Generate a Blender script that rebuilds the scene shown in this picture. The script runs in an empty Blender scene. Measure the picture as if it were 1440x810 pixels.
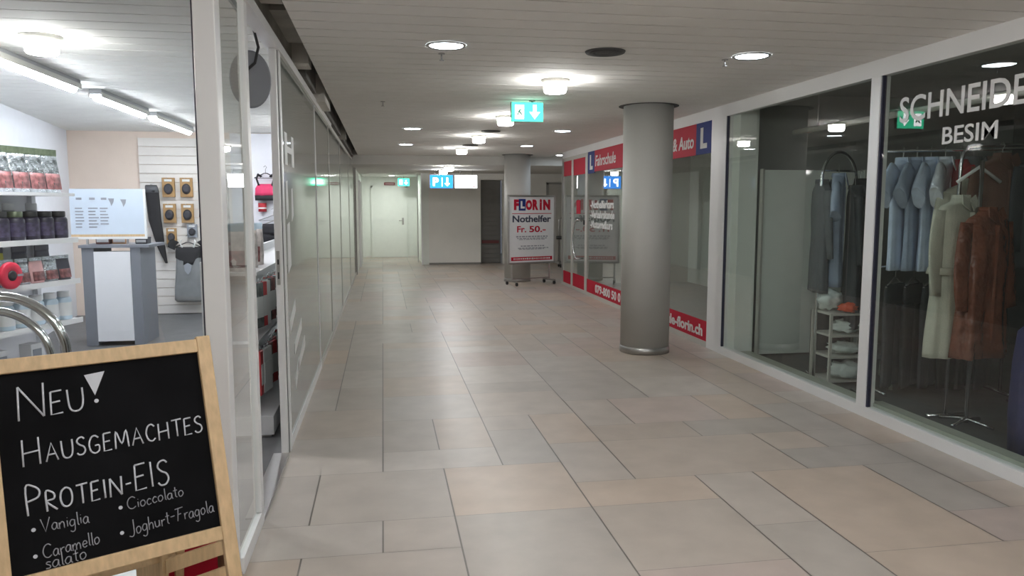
import bpy, bmesh, math, random
from mathutils import Vector, Matrix
random.seed(7)
PI = math.pi
sc = bpy.context.scene
COL = sc.collection

# ------------------------------------------------------------------ camera, world, exposure
cam_d = bpy.data.cameras.new('camera'); cam = bpy.data.objects.new('camera', cam_d); COL.objects.link(cam)
cam_d.sensor_width = 36.0; cam_d.lens = 36.0 * 1077.4 / 1440.0
cam_d.clip_start = 0.05; cam_d.clip_end = 100
CAM_H = 1.504
yaw, pitch = 0.1663, 0.1071
fwd = Vector((math.sin(yaw) * math.cos(pitch), math.cos(yaw) * math.cos(pitch), -math.sin(pitch)))
cam.location = (0, 0, CAM_H)
cam.rotation_euler = fwd.to_track_quat('-Z', 'Y').to_euler()
sc.camera = cam
W = bpy.data.worlds.new('world'); sc.world = W; W.use_nodes = True
W.node_tree.nodes['Background'].inputs[0].default_value = (0.75, 0.85, 1.0, 1)
W.node_tree.nodes['Background'].inputs[1].default_value = 0.05
sc.view_settings.view_transform = 'Standard'
sc.view_settings.look = 'None'
sc.view_settings.gamma = 1.0
sc.view_settings.use_curve_mapping = False
sc.view_settings.exposure = 1.45
CUP_POWER, SPOT_POWER, TUBE_POWER = 36.0, 16.0, 28.0
COOL = (1.0, 0.985, 0.96)

# ------------------------------------------------------------------ materials
def mat(name, color, rough=0.6, metal=0.0, spec=0.5, noise=0.0, nscale=8.0, bump=0.0, bscale=60.0, stretch=None, coat=0.0, emit=0.0, bdist=0.01):
    m = bpy.data.materials.new(name); m.use_nodes = True
    nt = m.node_tree; b = nt.nodes['Principled BSDF']
    b.inputs['Base Color'].default_value = (*color, 1)
    b.inputs['Roughness'].default_value = rough
    b.inputs['Metallic'].default_value = metal
    b.inputs['Specular IOR Level'].default_value = spec
    b.inputs['Coat Weight'].default_value = coat
    if emit:
        b.inputs['Emission Color'].default_value = (*color, 1); b.inputs['Emission Strength'].default_value = emit
    tc = None
    if noise or bump:
        tc = nt.nodes.new('ShaderNodeTexCoord')
        src = tc.outputs['Object']
        if stretch:
            mp = nt.nodes.new('ShaderNodeMapping'); mp.inputs['Scale'].default_value = stretch
            nt.links.new(src, mp.inputs['Vector']); src = mp.outputs['Vector']
    if noise:
        n = nt.nodes.new('ShaderNodeTexNoise'); n.inputs['Scale'].default_value = nscale; n.inputs['Detail'].default_value = 5
        nt.links.new(src, n.inputs['Vector'])
        r = nt.nodes.new('ShaderNodeMapRange'); r.inputs[1].default_value = 0.25; r.inputs[2].default_value = 0.75
        r.inputs[3].default_value = 1 - noise; r.inputs[4].default_value = 1 + noise
        nt.links.new(n.outputs['Fac'], r.inputs[0])
        mx = nt.nodes.new('ShaderNodeMix'); mx.data_type = 'RGBA'; mx.blend_type = 'MULTIPLY'; mx.inputs[0].default_value = 1
        mx.inputs[6].default_value = (*color, 1)
        nt.links.new(r.outputs[0], mx.inputs[7]); nt.links.new(mx.outputs[2], b.inputs['Base Color'])
    if bump:
        n2 = nt.nodes.new('ShaderNodeTexNoise'); n2.inputs['Scale'].default_value = bscale; n2.inputs['Detail'].default_value = 3
        nt.links.new(src, n2.inputs['Vector'])
        bp = nt.nodes.new('ShaderNodeBump'); bp.inputs['Strength'].default_value = bump; bp.inputs['Distance'].default_value = bdist
        nt.links.new(n2.outputs['Fac'], bp.inputs['Height']); nt.links.new(bp.outputs[0], b.inputs['Normal'])
    return m

def glass_mat(name, tint, gain=1.0):
    m = bpy.data.materials.new(name); m.use_nodes = True; nt = m.node_tree
    for n in list(nt.nodes): nt.nodes.remove(n)
    out = nt.nodes.new('ShaderNodeOutputMaterial')
    tr = nt.nodes.new('ShaderNodeBsdfTransparent'); tr.inputs[0].default_value = (*tint, 1)
    gl = nt.nodes.new('ShaderNodeBsdfGlossy'); gl.inputs['Roughness'].default_value = 0.0; gl.inputs[0].default_value = (1, 1, 1, 1)
    fr = nt.nodes.new('ShaderNodeFresnel'); fr.inputs[0].default_value = 1.5
    geo = nt.nodes.new('ShaderNodeNewGeometry')
    inv = nt.nodes.new('ShaderNodeMath'); inv.operation = 'SUBTRACT'; inv.inputs[0].default_value = 1.0
    nt.links.new(geo.outputs['Backfacing'], inv.inputs[1])
    mu = nt.nodes.new('ShaderNodeMath'); mu.operation = 'MULTIPLY'
    nt.links.new(fr.outputs[0], mu.inputs[0]); nt.links.new(inv.outputs[0], mu.inputs[1])
    g = nt.nodes.new('ShaderNodeMath'); g.operation = 'MULTIPLY'; g.inputs[1].default_value = gain; g.use_clamp = True
    nt.links.new(mu.outputs[0], g.inputs[0])
    mx = nt.nodes.new('ShaderNodeMixShader')
    nt.links.new(g.outputs[0], mx.inputs[0]); nt.links.new(tr.outputs[0], mx.inputs[1]); nt.links.new(gl.outputs[0], mx.inputs[2])
    nt.links.new(mx.outputs[0], out.inputs[0])
    return m

def emit_mat(name, color, strength):
    m = bpy.data.materials.new(name); m.use_nodes = True; nt = m.node_tree
    for n in list(nt.nodes): nt.nodes.remove(n)
    out = nt.nodes.new('ShaderNodeOutputMaterial'); e = nt.nodes.new('ShaderNodeEmission')
    e.inputs[0].default_value = (*color, 1); e.inputs[1].default_value = strength
    nt.links.new(e.outputs[0], out.inputs[0]); return m

def tile_mat():
    m = bpy.data.materials.new('sandstone_tiles'); m.use_nodes = True; nt = m.node_tree; b = nt.nodes['Principled BSDF']
    at = nt.nodes.new('ShaderNodeAttribute'); at.attribute_name = 'tile_tint'
    tc = nt.nodes.new('ShaderNodeTexCoord')
    n = nt.nodes.new('ShaderNodeTexNoise'); n.inputs['Scale'].default_value = 5; n.inputs['Detail'].default_value = 6
    nt.links.new(tc.outputs['Object'], n.inputs['Vector'])
    r = nt.nodes.new('ShaderNodeMapRange'); r.inputs[1].default_value = .25; r.inputs[2].default_value = .75; r.inputs[3].default_value = .9; r.inputs[4].default_value = 1.08
    nt.links.new(n.outputs['Fac'], r.inputs[0])
    mx = nt.nodes.new('ShaderNodeMix'); mx.data_type = 'RGBA'; mx.blend_type = 'MULTIPLY'; mx.inputs[0].default_value = 1
    nt.links.new(at.outputs['Color'], mx.inputs[6]); nt.links.new(r.outputs[0], mx.inputs[7])
    nt.links.new(mx.outputs[2], b.inputs['Base Color'])
    b.inputs['Roughness'].default_value = .36; b.inputs['Specular IOR Level'].default_value = .45
    n2 = nt.nodes.new('ShaderNodeTexNoise'); n2.inputs['Scale'].default_value = 3; n2.inputs['Detail'].default_value = 4
    nt.links.new(tc.outputs['Object'], n2.inputs['Vector'])
    r2 = nt.nodes.new('ShaderNodeMapRange'); r2.inputs[3].default_value = .28; r2.inputs[4].default_value = .46
    nt.links.new(n2.outputs['Fac'], r2.inputs[0]); nt.links.new(r2.outputs[0], b.inputs['Roughness'])
    return m

M = {}
M['tile'] = tile_mat()
M['joint'] = mat('joint', (.22, .20, .18), .8)
M['ceil'] = mat('ceiling_white', (.84, .83, .80), .85, spec=.15, noise=.03, nscale=2)
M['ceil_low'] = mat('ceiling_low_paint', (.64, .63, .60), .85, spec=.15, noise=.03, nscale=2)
M['gap'] = mat('ceiling_gap', (.30, .295, .29), .9)
M['groove'] = mat('ceiling_groove', (.10, .10, .10), .8)
M['plaster'] = mat('plaster', (.58, .57, .53), .8, noise=.03, nscale=2, bump=.1)
M['grey_wall'] = mat('grey_wall', (.82, .805, .76), .8, noise=.03, nscale=2)
M['dark_wall'] = mat('dark_wall', (.26, .25, .235), .8, noise=.05)
M['door_wall'] = mat('door_wall', (.80, .83, .78), .6, noise=.02)
M['frame'] = mat('white_frame', (.80, .80, .80), .35, noise=.02, nscale=3)
M['frame_grey'] = mat('grey_frame', (.52, .51, .47), .4, noise=.02)
M['column'] = mat('column_paint', (.50, .495, .47), .6, noise=.03, nscale=3, bump=.08, bscale=30)
M['steel'] = mat('brushed_steel', (.45, .44, .43), .35, metal=.9, noise=.05)
M['chrome'] = mat('chrome', (.75, .76, .78), .12, metal=1.0)
M['black'] = mat('black_rubber', (.02, .02, .022), .5)
M['gasket'] = mat('gasket', (.03, .03, .06), .5)
M['glass'] = glass_mat('shop_glass', (.94, .97, .955), 1.5)
M['clear'] = glass_mat('clear_glass', (.97, .985, .985), 1.3)
M['film'] = mat('filmed_glass', (.25, .27, .245), .06, spec=.6, noise=.05, nscale=1.2)
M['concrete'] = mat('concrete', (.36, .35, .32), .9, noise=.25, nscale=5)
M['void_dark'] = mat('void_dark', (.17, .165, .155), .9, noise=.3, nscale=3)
M['duct'] = mat('duct', (.60, .58, .54), .7, noise=.1)
M['cup'] = emit_mat('lamp_cup', COOL, CUP_POWER)
M['spot'] = emit_mat('lamp_lens', (.80, .90, 1.0), SPOT_POWER)
M['tube'] = emit_mat('tube_light', (.92, .95, 1.0), TUBE_POWER)
M['wood'] = mat('pine_wood', (.62, .44, .25), .55, noise=.16, nscale=7, stretch=(9, 9, 1.2))
M['board'] = mat('chalkboard_black', (.006, .006, .007), .9, spec=.12, noise=.4, nscale=6)
M['chalk'] = mat('chalk', (.62, .63, .68), .95)
M['chalk_faint'] = mat('chalk_faint', (.33, .33, .36), .95)
M['red'] = mat('sign_red', (.50, .014, .04), .6, spec=.2, noise=.03)
M['blue'] = mat('sign_blue', (.02, .04, .20), .6, spec=.2, noise=.03)
M['white'] = mat('sign_white', (.78, .79, .80), .5, noise=.02)
M['letter'] = mat('letter_white', (.74, .74, .73), .6)
M['ink'] = mat('ink_dark', (.04, .045, .08), .6)
M['ink_grey'] = mat('ink_grey', (.30, .31, .35), .6)
M['green_lit'] = emit_mat('exit_green', (.06, .80, .42), 1.25)
M['white_lit'] = emit_mat('sign_white_lit', (1, 1, 1), 2.2)
M['blue_lit'] = emit_mat('sign_blue_lit', (.03, .26, .85), 1.0)
FIG = mat('exit_figure', (.05, .5, .3), .5)
M['grey_plastic'] = mat('grey_plastic', (.30, .31, .32), .5, noise=.03)
M['shop_wall'] = mat('shop_wall', (.74, .75, .80), .7, noise=.02)
M['peach'] = mat('peach_wall', (.80, .67, .58), .75, noise=.02)
M['slat'] = mat('slatwall', (.80, .76, .72), .6, noise=.02)
M['shelf'] = mat('shelf_white', (.80, .80, .82), .45, noise=.02)
M['shop_floor'] = mat('shop_floor', (.12, .12, .125), .5, noise=.15, nscale=6)
M['counter_grey'] = mat('counter_grey', (.20, .21, .24), .5, noise=.03)
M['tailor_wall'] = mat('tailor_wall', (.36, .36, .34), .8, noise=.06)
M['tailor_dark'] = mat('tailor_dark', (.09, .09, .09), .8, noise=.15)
M['pale_panel'] = mat('pale_panel', (.88, .91, .86), .5, noise=.03)
M['sill'] = mat('window_sill', (.40, .42, .36), .5, noise=.05)

# ------------------------------------------------------------------ mesh builder
ORG = {}
class MB:
    def __init__(s): s.v = []; s.f = []; s.sm = []; s.col = None
    def add(s, vs, fs, smooth=False):
        o = len(s.v); s.v += [tuple(p) for p in vs]
        for f in fs: s.f.append(tuple(i + o for i in f)); s.sm.append(smooth)
        return s
    def box(s, x0, x1, y0, y1, z0, z1):
        return s.add([(x0, y0, z0), (x1, y0, z0), (x1, y1, z0), (x0, y1, z0), (x0, y0, z1), (x1, y0, z1), (x1, y1, z1), (x0, y1, z1)],
                     [(0, 3, 2, 1), (4, 5, 6, 7), (0, 1, 5, 4), (1, 2, 6, 5), (2, 3, 7, 6), (3, 0, 4, 7)])
    def obox(s, c, ex, ey, ez):   # centre, half vectors
        c, ex, ey, ez = map(Vector, (c, ex, ey, ez)); vs = []
        for k in (-1, 1):
            for (i, j) in ((-1, -1), (1, -1), (1, 1), (-1, 1)): vs.append(c + ex * i + ey * j + ez * k)
        return s.add(vs, [(0, 3, 2, 1), (4, 5, 6, 7), (0, 1, 5, 4), (1, 2, 6, 5), (2, 3, 7, 6), (3, 0, 4, 7)])
    def bar(s, a, b, w, d, up=(0, 0, 1)):
        a, b = Vector(a), Vector(b); t = (b - a).normalized(); u = Vector(up)
        r = t.cross(u)
        if r.length < 1e-4: r = t.cross(Vector((1, 0, 0)))
        r.normalize(); n = r.cross(t).normalized()
        return s.obox((a + b) / 2, r * w / 2, n * d / 2, (b - a) / 2)
    def loft(s, rings, cap=True, smooth=True, closed=True):
        n = len(rings[0]); vs = [p for r in rings for p in r]; fs = []
        for i in range(len(rings) - 1):
            for j in range(n if closed else n - 1):
                k = (j + 1) % n; fs.append((i * n + j, i * n + k, (i + 1) * n + k, (i + 1) * n + j))
        s.add(vs, fs, smooth)
        if cap and closed:
            s.add(rings[0], [tuple(reversed(range(n)))]); s.add(rings[-1], [tuple(range(n))])
        return s
    def lathe(s, prof, c=(0, 0, 0), n=32, cap=True, smooth=True):
        c = Vector(c); rings = [[c + Vector((r * math.cos(2 * PI * j / n), r * math.sin(2 * PI * j / n), z)) for j in range(n)] for r, z in prof]
        return s.loft(rings, cap, smooth)
    def cyl(s, a, b, r, n=20, r2=None):
        return s.tube([a, b], r, n, r2=r2)
    def tube(s, path, r, n=10, r2=None, flat=1.0):
        P = [Vector(p) for p in path]; rings = []; u = None
        for i, p in enumerate(P):
            t = (P[min(i + 1, len(P) - 1)] - P[max(i - 1, 0)]).normalized()
            if u is None:
                u = t.cross(Vector((0, 0, 1)))
                if u.length < 1e-3: u = t.cross(Vector((1, 0, 0)))
            else: u = u - t * u.dot(t)
            u.normalize(); w = t.cross(u).normalized()
            rr = r if r2 is None else r + (r2 - r) * i / (len(P) - 1)
            rings.append([p + u * rr * math.cos(2 * PI * j / n) + w * rr * flat * math.sin(2 * PI * j / n) for j in range(n)])
        return s.loft(rings)
    def prism(s, poly, o, ex, ey, th):
        o, ex, ey = Vector(o), Vector(ex), Vector(ey); nz = ex.cross(ey).normalized() * th; n = len(poly)
        a = [o + ex * x + ey * y for x, y in poly]; b = [p + nz for p in a]
        s.add(a, [tuple(reversed(range(n)))]); s.add(b, [tuple(range(n))])
        s.add(a + b, [(i, (i + 1) % n, n + (i + 1) % n, n + i) for i in range(n)]); return s
    def build(s, name, m, parent=None, bevel=0, origin=None):
        me = bpy.data.meshes.new(name)
        off = Vector((0, 0, 0))
        if parent is None and s.v:
            if origin is not None: off = Vector(origin)
            else:
                xs, ys, zs = zip(*s.v); off = Vector(((min(xs) + max(xs)) / 2, (min(ys) + max(ys)) / 2, min(zs)))
        me.from_pydata([tuple(Vector(p) - off) for p in s.v], [], s.f); me.update()
        me.polygons.foreach_set('use_smooth', s.sm)
        bm = bmesh.new(); bm.from_mesh(me); bmesh.ops.remove_doubles(bm, verts=bm.verts, dist=1e-5)
        if not getattr(s, 'keep', False): bmesh.ops.recalc_face_normals(bm, faces=bm.faces)
        bm.to_mesh(me); bm.free()
        o = bpy.data.objects.new(name, me); COL.objects.link(o)
        me.materials.append(m)
        ORG[o.name] = off.copy()
        if parent is None: o.location = off
        else:
            o.parent = parent; o.location = -ORG[parent.name]; ORG[o.name] = Vector((0, 0, 0))
        if bevel:
            b = o.modifiers.new('bevel', 'BEVEL'); b.width = bevel; b.segments = 2; b.limit_method = 'ANGLE'
        return o

def B(*a): return MB().box(*a)
def tag(o, label, cat, group=None):
    o['label'] = label; o['category'] = cat
    if group: o['group'] = group
    return o
def thing(name, loc, label, cat, group=None):
    o = bpy.data.objects.new(name, None); COL.objects.link(o); o.location = loc; o.empty_display_size = .1
    ORG[o.name] = Vector(loc); return tag(o, label, cat, group)
def struct(o): o['kind'] = 'structure'; return o
def sroot(name, loc):
    o = bpy.data.objects.new(name, None); COL.objects.link(o); o.location = loc; ORG[o.name] = Vector(loc); return struct(o)
def dup(root, loc, rotz=None, label=None, group=None):
    r = root.copy(); COL.objects.link(r); r.location = loc
    if rotz is not None: r.rotation_euler = (0, 0, rotz)
    if label: r['label'] = label
    if group: r['group'] = group
    for ch in list(root.children):
        c = ch.copy(); COL.objects.link(c); c.parent = r
        for g in list(ch.children):
            d = g.copy(); COL.objects.link(d); d.parent = c
    return r
def recolor(root, part, m):
    for c in root.children:
        if c.name.split('.')[0] == part:
            c.data = c.data.copy(); c.data.materials[0] = m

FONT = None
def text_mesh(mb, s, o, ex, ey, w, h, bold=0.02, th=.002, shear=0.0):
    """letters of s fitted into the box w x h at lower-left corner o"""
    cu = bpy.data.curves.new('t', 'FONT'); cu.body = s; cu.size = 1; cu.offset = bold; cu.resolution_u = 4; cu.shear = shear
    ob = bpy.data.objects.new('t', cu); COL.objects.link(ob)
    dg = bpy.context.evaluated_depsgraph_get(); dg.update()
    me = bpy.data.meshes.new_from_object(ob.evaluated_get(dg))
    vs = [v.co.copy() for v in me.vertices]; fs = [tuple(p.vertices) for p in me.polygons]
    bpy.data.objects.remove(ob); bpy.data.curves.remove(cu); bpy.data.meshes.remove(me)
    x0 = min(v.x for v in vs); x1 = max(v.x for v in vs); y0 = min(v.y for v in vs); y1 = max(v.y for v in vs)
    o, ex, ey = Vector(o), Vector(ex), Vector(ey); n = ex.cross(ey).normalized()
    P = [o + ex * ((v.x - x0) / (x1 - x0) * w) + ey * ((v.y - y0) / (y1 - y0) * h) + n * th for v in vs]
    Q = [p - n * th for p in P]
    # front faces plus sides
    edges = {}
    for f in fs:
        for a, b in zip(f, f[1:] + f[:1]): edges[(a, b)] = 1
    side = [(a, b) for (a, b) in edges if (b, a) not in edges]
    k = len(P)
    mb.add(P + Q, fs + [(a, a + k, b + k, b) for a, b in side])
    mb.keep = True
    return mb

# ================================================================== SETTING
XL, XR, HC = -0.584, 3.376, 2.5
# ---- floor of stone tiles
def make_floor():
    m = .345; x0, y0 = -5.2, -4.0; nx, ny = 36, 78
    occ = [[0] * ny for _ in range(nx)]; tiles = []
    rnd = random.Random(11)
    for j in range(ny):
        for i in range(nx):
            if occ[i][j]: continue
            opts = [(2, 2)] * 4 + [(1, 2)] * 3 + [(2, 1)] * 4 + [(1, 1)] * 2 + [(3, 2)] * 1 + [(2, 3)]
            rnd.shuffle(opts)
            for (a, b) in opts + [(1, 1)]:
                if i + a <= nx and j + b <= ny and all(not occ[i + p][j + q] for p in range(a) for q in range(b)):
                    for p in range(a):
                        for q in range(b): occ[i + p][j + q] = 1
                    tiles.append((x0 + i * m, y0 + j * m, x0 + (i + a) * m, y0 + (j + b) * m)); break
    base = [(.465, .405, .35), (.47, .415, .365), (.44, .395, .35), (.485, .44, .395), (.47, .395, .33), (.445, .405, .365), (.475, .405, .345), (.50, .41, .335), (.48, .40, .355)]
    V, F, C = [], [], []
    g, h = .0038, .0014
    for (a, b, c, d) in tiles:
        k = len(V); V += [(a + g, b + h, 0), (c - g, b + h, 0), (c - g, d - h, 0), (a + g, d - h, 0)]; F.append((k, k + 1, k + 2, k + 3))
        col = rnd.choice(base); s = rnd.uniform(.95, 1.05); C.append(tuple(x * s for x in col))
    k = len(V); V += [(x0 - .5, y0 - .5, -.003), (8, y0 - .5, -.003), (8, 24, -.003), (x0 - .5, 24, -.003)]; F.append((k, k + 1, k + 2, k + 3)); C.append((.2, .18, .16))
    k = len(V); V += [(x0 - .5, y0 - .5, -.1), (8, y0 - .5, -.1), (8, 24, -.1), (x0 - .5, 24, -.1)]; F.append((k + 3, k + 2, k + 1, k)); C.append((.2, .18, .16))
    me = bpy.data.meshes.new('floor'); me.from_pydata(V, [], F); me.update()
    at = me.attributes.new('tile_tint', 'FLOAT_COLOR', 'FACE')
    for i, c in enumerate(C): at.data[i].color = (*c, 1)
    me.materials.append(M['tile'])
    o = bpy.data.objects.new('floor', me); COL.objects.link(o); struct(o); ORG[o.name] = Vector((0, 0, 0))
make_floor()
struct(B(-5, XL - .01, 3.14, 11.3, 0.0, .012).build('floor_shop', M['shop_floor']))
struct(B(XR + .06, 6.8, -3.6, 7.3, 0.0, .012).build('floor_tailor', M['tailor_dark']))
struct(B(XR + .06, 6.2, 7.5, 14.2, 0.0, .012).build('floor_school', M['tailor_wall']))

# ---- slat ceilings
def slat_ceiling(name, x0, x1, y0, y1, z, first=0.0):
    mb = MB(); y = y0
    while y < y1 - .01:
        e = min(y + .2, y1)
        mb.box(x0, x1, y + .007, e - .007, z, z + .02)
        y = e
    o = struct(mb.build(name, M['ceil']))
    struct(B(x0, x1, y0, y1, z + .021, z + .06).build('ceiling_backing', M['gap']))
    return o
slat_ceiling('ceiling', -.4685, XR + .02, 3.2, 15.6, HC)
slat_ceiling('ceiling_front', -5, XR + .02, -3.6, 3.2, HC)
slat_ceiling('ceiling_shop', -5, XL - .04, 3.21, 11.3, HC)
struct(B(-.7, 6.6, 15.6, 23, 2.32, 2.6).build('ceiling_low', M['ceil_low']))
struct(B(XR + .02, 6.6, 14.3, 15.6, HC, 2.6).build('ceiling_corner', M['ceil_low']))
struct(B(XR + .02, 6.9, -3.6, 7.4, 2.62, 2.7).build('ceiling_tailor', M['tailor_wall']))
struct(B(XR + .02, 6.4, 7.4, 14.3, 2.56, 2.62).build('ceiling_school', M['ceil']))
# ---- open void between the ceiling edge and the left shop front
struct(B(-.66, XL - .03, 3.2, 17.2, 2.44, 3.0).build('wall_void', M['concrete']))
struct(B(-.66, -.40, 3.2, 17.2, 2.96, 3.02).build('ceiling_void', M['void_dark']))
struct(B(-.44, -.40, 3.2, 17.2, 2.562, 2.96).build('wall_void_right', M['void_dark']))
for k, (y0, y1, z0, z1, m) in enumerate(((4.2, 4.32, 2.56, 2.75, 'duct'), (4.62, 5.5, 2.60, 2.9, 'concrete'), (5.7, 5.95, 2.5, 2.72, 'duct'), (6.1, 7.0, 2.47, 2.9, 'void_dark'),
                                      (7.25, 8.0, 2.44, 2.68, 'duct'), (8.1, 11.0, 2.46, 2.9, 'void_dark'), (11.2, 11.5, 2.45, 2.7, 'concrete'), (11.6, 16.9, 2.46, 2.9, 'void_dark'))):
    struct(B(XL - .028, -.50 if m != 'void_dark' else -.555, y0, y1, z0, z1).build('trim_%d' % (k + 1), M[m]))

# ---- walls
struct(B(-.72, XL, 17.2, 22.7, 0, 2.6).build('wall_left', M['door_wall']))
struct(B(-.72, 1.2, 22.66, 22.86, 0, 2.6).build('wall_end', M['door_wall']))
struct(B(.99, 1.15, 19.62, 22.66, 0, 2.6).build('wall_alcove', M['door_wall']))
struct(B(1.15, 2.48, 19.62, 19.8, 0, 2.6).build('wall_back', M['grey_wall']))
struct(B(2.48, 3.05, 20.0, 20.2, 0, 2.6).build('wall_recess', M['dark_wall']))
struct(B(2.48, 3.05, 19.62, 20.0, 2.16, 2.6).build('trim_9', M['grey_wall']))
struct(B(3.05, 6.6, 19.62, 19.8, 0, 2.6).build('wall_back_right', M['grey_wall']))
struct(B(6.5, 6.7, 14.2, 19.7, 0, 2.6).build('wall_right', M['plaster']))
struct(B(XR, 6.6, 14.25, 14.35, 0, 2.62).build('wall_school_end', M['plaster']))
struct(B(-5.1, 7, -3.8, -3.6, 0, 2.7).build('wall_behind', M['plaster']))
struct(B(-5.2, -5, -3.7, 3.2, 0, 2.7).build('wall_front_left', M['plaster']))
struct(B(1.15, 2.48, 19.60, 19.62, 0, .05).build('baseboard_back', M['dark_wall']))
struct(B(-.5, .99, 22.64, 22.66, 0, .05).build('baseboard_end', M['grey_wall']))
# alcove corner posts
struct(B(.96, .99, 19.55, 19.62, 0, 2.32).build('trim_10', M['frame']))
struct(B(.90, .93, 20.6, 20.66, 0, 2.32).build('trim_11', M['frame']))
# door in the end wall
d = sroot('door_1', (.15, 22.65, 0))
B(-.28, .66, 22.62, 22.655, 0.01, 2.02).build('door_leaf', M['door_wall'], d)
B(-.33, -.28, 22.61, 22.66, 0, 2.07).box(.66, .71, 22.61, 22.66, 0, 2.07).box(-.33, .71, 22.61, 22.66, 2.02, 2.07).build('door_frame', M['door_wall'], d)
MB().box(.55, .60, 22.61, 22.622, .95, 1.15).tube([(.575, 22.61, 1.07), (.575, 22.56, 1.07), (.46, 22.56, 1.07)], .011).build('door_handle', M['steel'], d)
# grey door behind the poster stand
d = sroot('door_2', (4.6, 19.6, 0))
B(4.25, 5.1, 19.58, 19.62, 0.01, 2.05).build('door_leaf', M['plaster'], d)
B(4.19, 4.25, 19.57, 19.62, 0, 2.1).box(5.1, 5.16, 19.57, 19.62, 0, 2.1).box(4.19, 5.16, 19.57, 19.62, 2.05, 2.1).build('door_frame', M['steel'], d)
# roller shutter slats in the recess
mb = MB()
for k in range(18): mb.box(2.5, 3.03, 19.97, 20.0, .02 + k * .12, .13 + k * .12)
struct(mb.build('door_3', M['dark_wall']))

# ---- left shop front: corner post, narrow pane, door opening, filmed panes
struct(B(-.677, -.597, 3.05, 3.14, 0, 2.5).build('trim_12', M['frame'], bevel=.004))
def pane(name, root, m, *a): return B(*a).build(name, m, root)
w1 = sroot('window_1', (-2.8, 3.1, 0))
B(-4.9, -.677, 3.07, 3.15, 0, .06).box(-4.9, -.677, 3.07, 3.15, 2.43, 2.5).build('window_frame', M['frame'], w1)
B(-.69, -.677, 3.09, 3.125, .06, 2.43).build('gasket', M['gasket'], w1)
pane('pane', w1, M['clear'], -4.9, -.69, 3.10, 3.112, .06, 2.43)
w2 = sroot('window_2', (XL - .02, 3.3, 0))
B(XL - .035, XL, 3.14, 3.68, 0, .07).box(XL - .035, XL, 3.61, 3.68, .07, 2.42).build('window_frame', M['frame'], w2, bevel=.003)
pane('pane', w2, M['glass'], XL - .026, XL - .014, 3.14, 3.61, .07, 2.42)
struct(B(XL - .06, XL + .01, 3.16, 9.3, 2.40, 2.455).build('trim_13', M['frame']))
struct(B(XL - .06, XL + .0, 9.3, 17.2, 2.40, 2.44).build('trim_14', M['frame_grey']))
struct(B(XL - .09, XL, 3.68, 4.66, 0, .02).build('trim_15', M['steel']))
# door jamb: fixed post and the edge of the sliding leaf
jr = sroot('door_4', (XL - .03, 4.73, 0))
B(XL - .045, XL - .006, 4.66, 4.72, 0, 2.40).build('door_leaf', M['frame'], jr, bevel=.004)
B(XL - .045, XL - .004, 4.72, 4.735, 0, 2.40).build('door_seal', M['black'], jr)
B(XL - .045, XL + .004, 4.735, 4.80, 0, 2.40).build('door_frame', M['frame'], jr, bevel=.004)
B(XL - .035, XL - .018, 4.652, 4.662, 1.04, 1.24).build('lock_plate', M['steel'], jr)
for (z0, z1) in ((1.16, 1.19), (1.075, 1.115)): B(XL - .031, XL - .022, 4.649, 4.653, z0, z1).build('lock_slot', M['black'], jr)
edges = [4.80, 7.22, 8.98, 11.27, 14.1, 17.0]
for k in range(5):
    a, b = edges[k], edges[k + 1]
    r = sroot('window_%d' % (k + 3), (XL - .02, (a + b) / 2, 0))
    pane('pane', r, M['film'], XL - .03, XL - .01, a, b - .02, .06, 2.40)
    B(XL - .05, XL, a, b, 0, .06).box(XL - .04, XL - .004, b - .025, b, .06, 2.40).build('window_frame', M['frame_grey'] if k else M['frame'], r)
    if k == 0:
        ex, ey = (0, 1, 0), (0, 0, 1)
        q = MB(); text_mesh(q, 'H', (XL - .01, 4.98, 1.76), ex, ey, .48, .20, .03, .003)
        for (y, z, w, h, sk) in ((4.98, 1.42, .10, .24, .10), (5.25, 1.40, .10, .22, .02), (4.98, 1.08, .16, .32, .06)):
            q.prism([(0, 0), (w, .04), (w * .8, h), (w * .2 - sk * .3, h * .95)], (XL - .01, y, z), ex, ey, .003)
        for (y, z, l) in ((5.0, .70, .30), (5.2, .52, .45), (5.35, .36, .5), (5.2, .28, .2)):
            q.prism([(0, 0), (l, .10), (l, .18), (0, .07)], (XL - .01, y, z), ex, ey, .003)
        q.build('lettering', M['letter'], r)
struct(B(XL - .05, XL + .015, 17.0, 17.2, 0, 2.5).build('trim_16', M['dark_wall']))
d = sroot('door_5', (XL, 19.8, 0))
B(XL, XL + .03, 19.3, 20.3, 0, 2.05).build('door_leaf', M['door_wall'], d)
B(XL, XL + .05, 19.22, 19.3, 0, 2.12).box(XL, XL + .05, 20.3, 20.38, 0, 2.12).build('door_frame', M['frame'], d)

# ---- right shop fronts
struct(B(XR - .005, XR + .06, -3.6, 14.3, 2.385, 2.62).build('trim_17', M['frame']))
struct(B(XR - .008, XR + .07, 4.86, 4.965, 0, 2.385).build('trim_18', M['frame'], bevel=.004))
struct(B(XR - .005, XR + .07, 7.26, 7.60, 0, 2.385).build('trim_19', M['frame']))
struct(B(XR - .01, XR + .07, -3.6, 7.3, 0, .075).build('trim_20', M['frame']))
wa = sroot('window_8', (XR + .03, 6.1, 0))
pane('pane', wa, M['glass'], XR + .012, XR + .024, 4.965, 7.26, .075, 2.385)
B(XR + .002, XR + .03, 7.248, 7.262, .075, 2.385).build('gasket', M['gasket'], wa)
B(XR + .10, XR + .22, 5.0, 7.05, .02, .06).build('window_sill', M['sill'], wa)
wb = sroot('window_9', (XR + .03, 2.2, 0))
pane('pane', wb, M['glass'], XR + .012, XR + .024, -.5, 4.86, .075, 2.385)
B(XR + .002, XR + .03, 4.846, 4.862, .075, 2.385).build('gasket', M['gasket'], wb)
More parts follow.
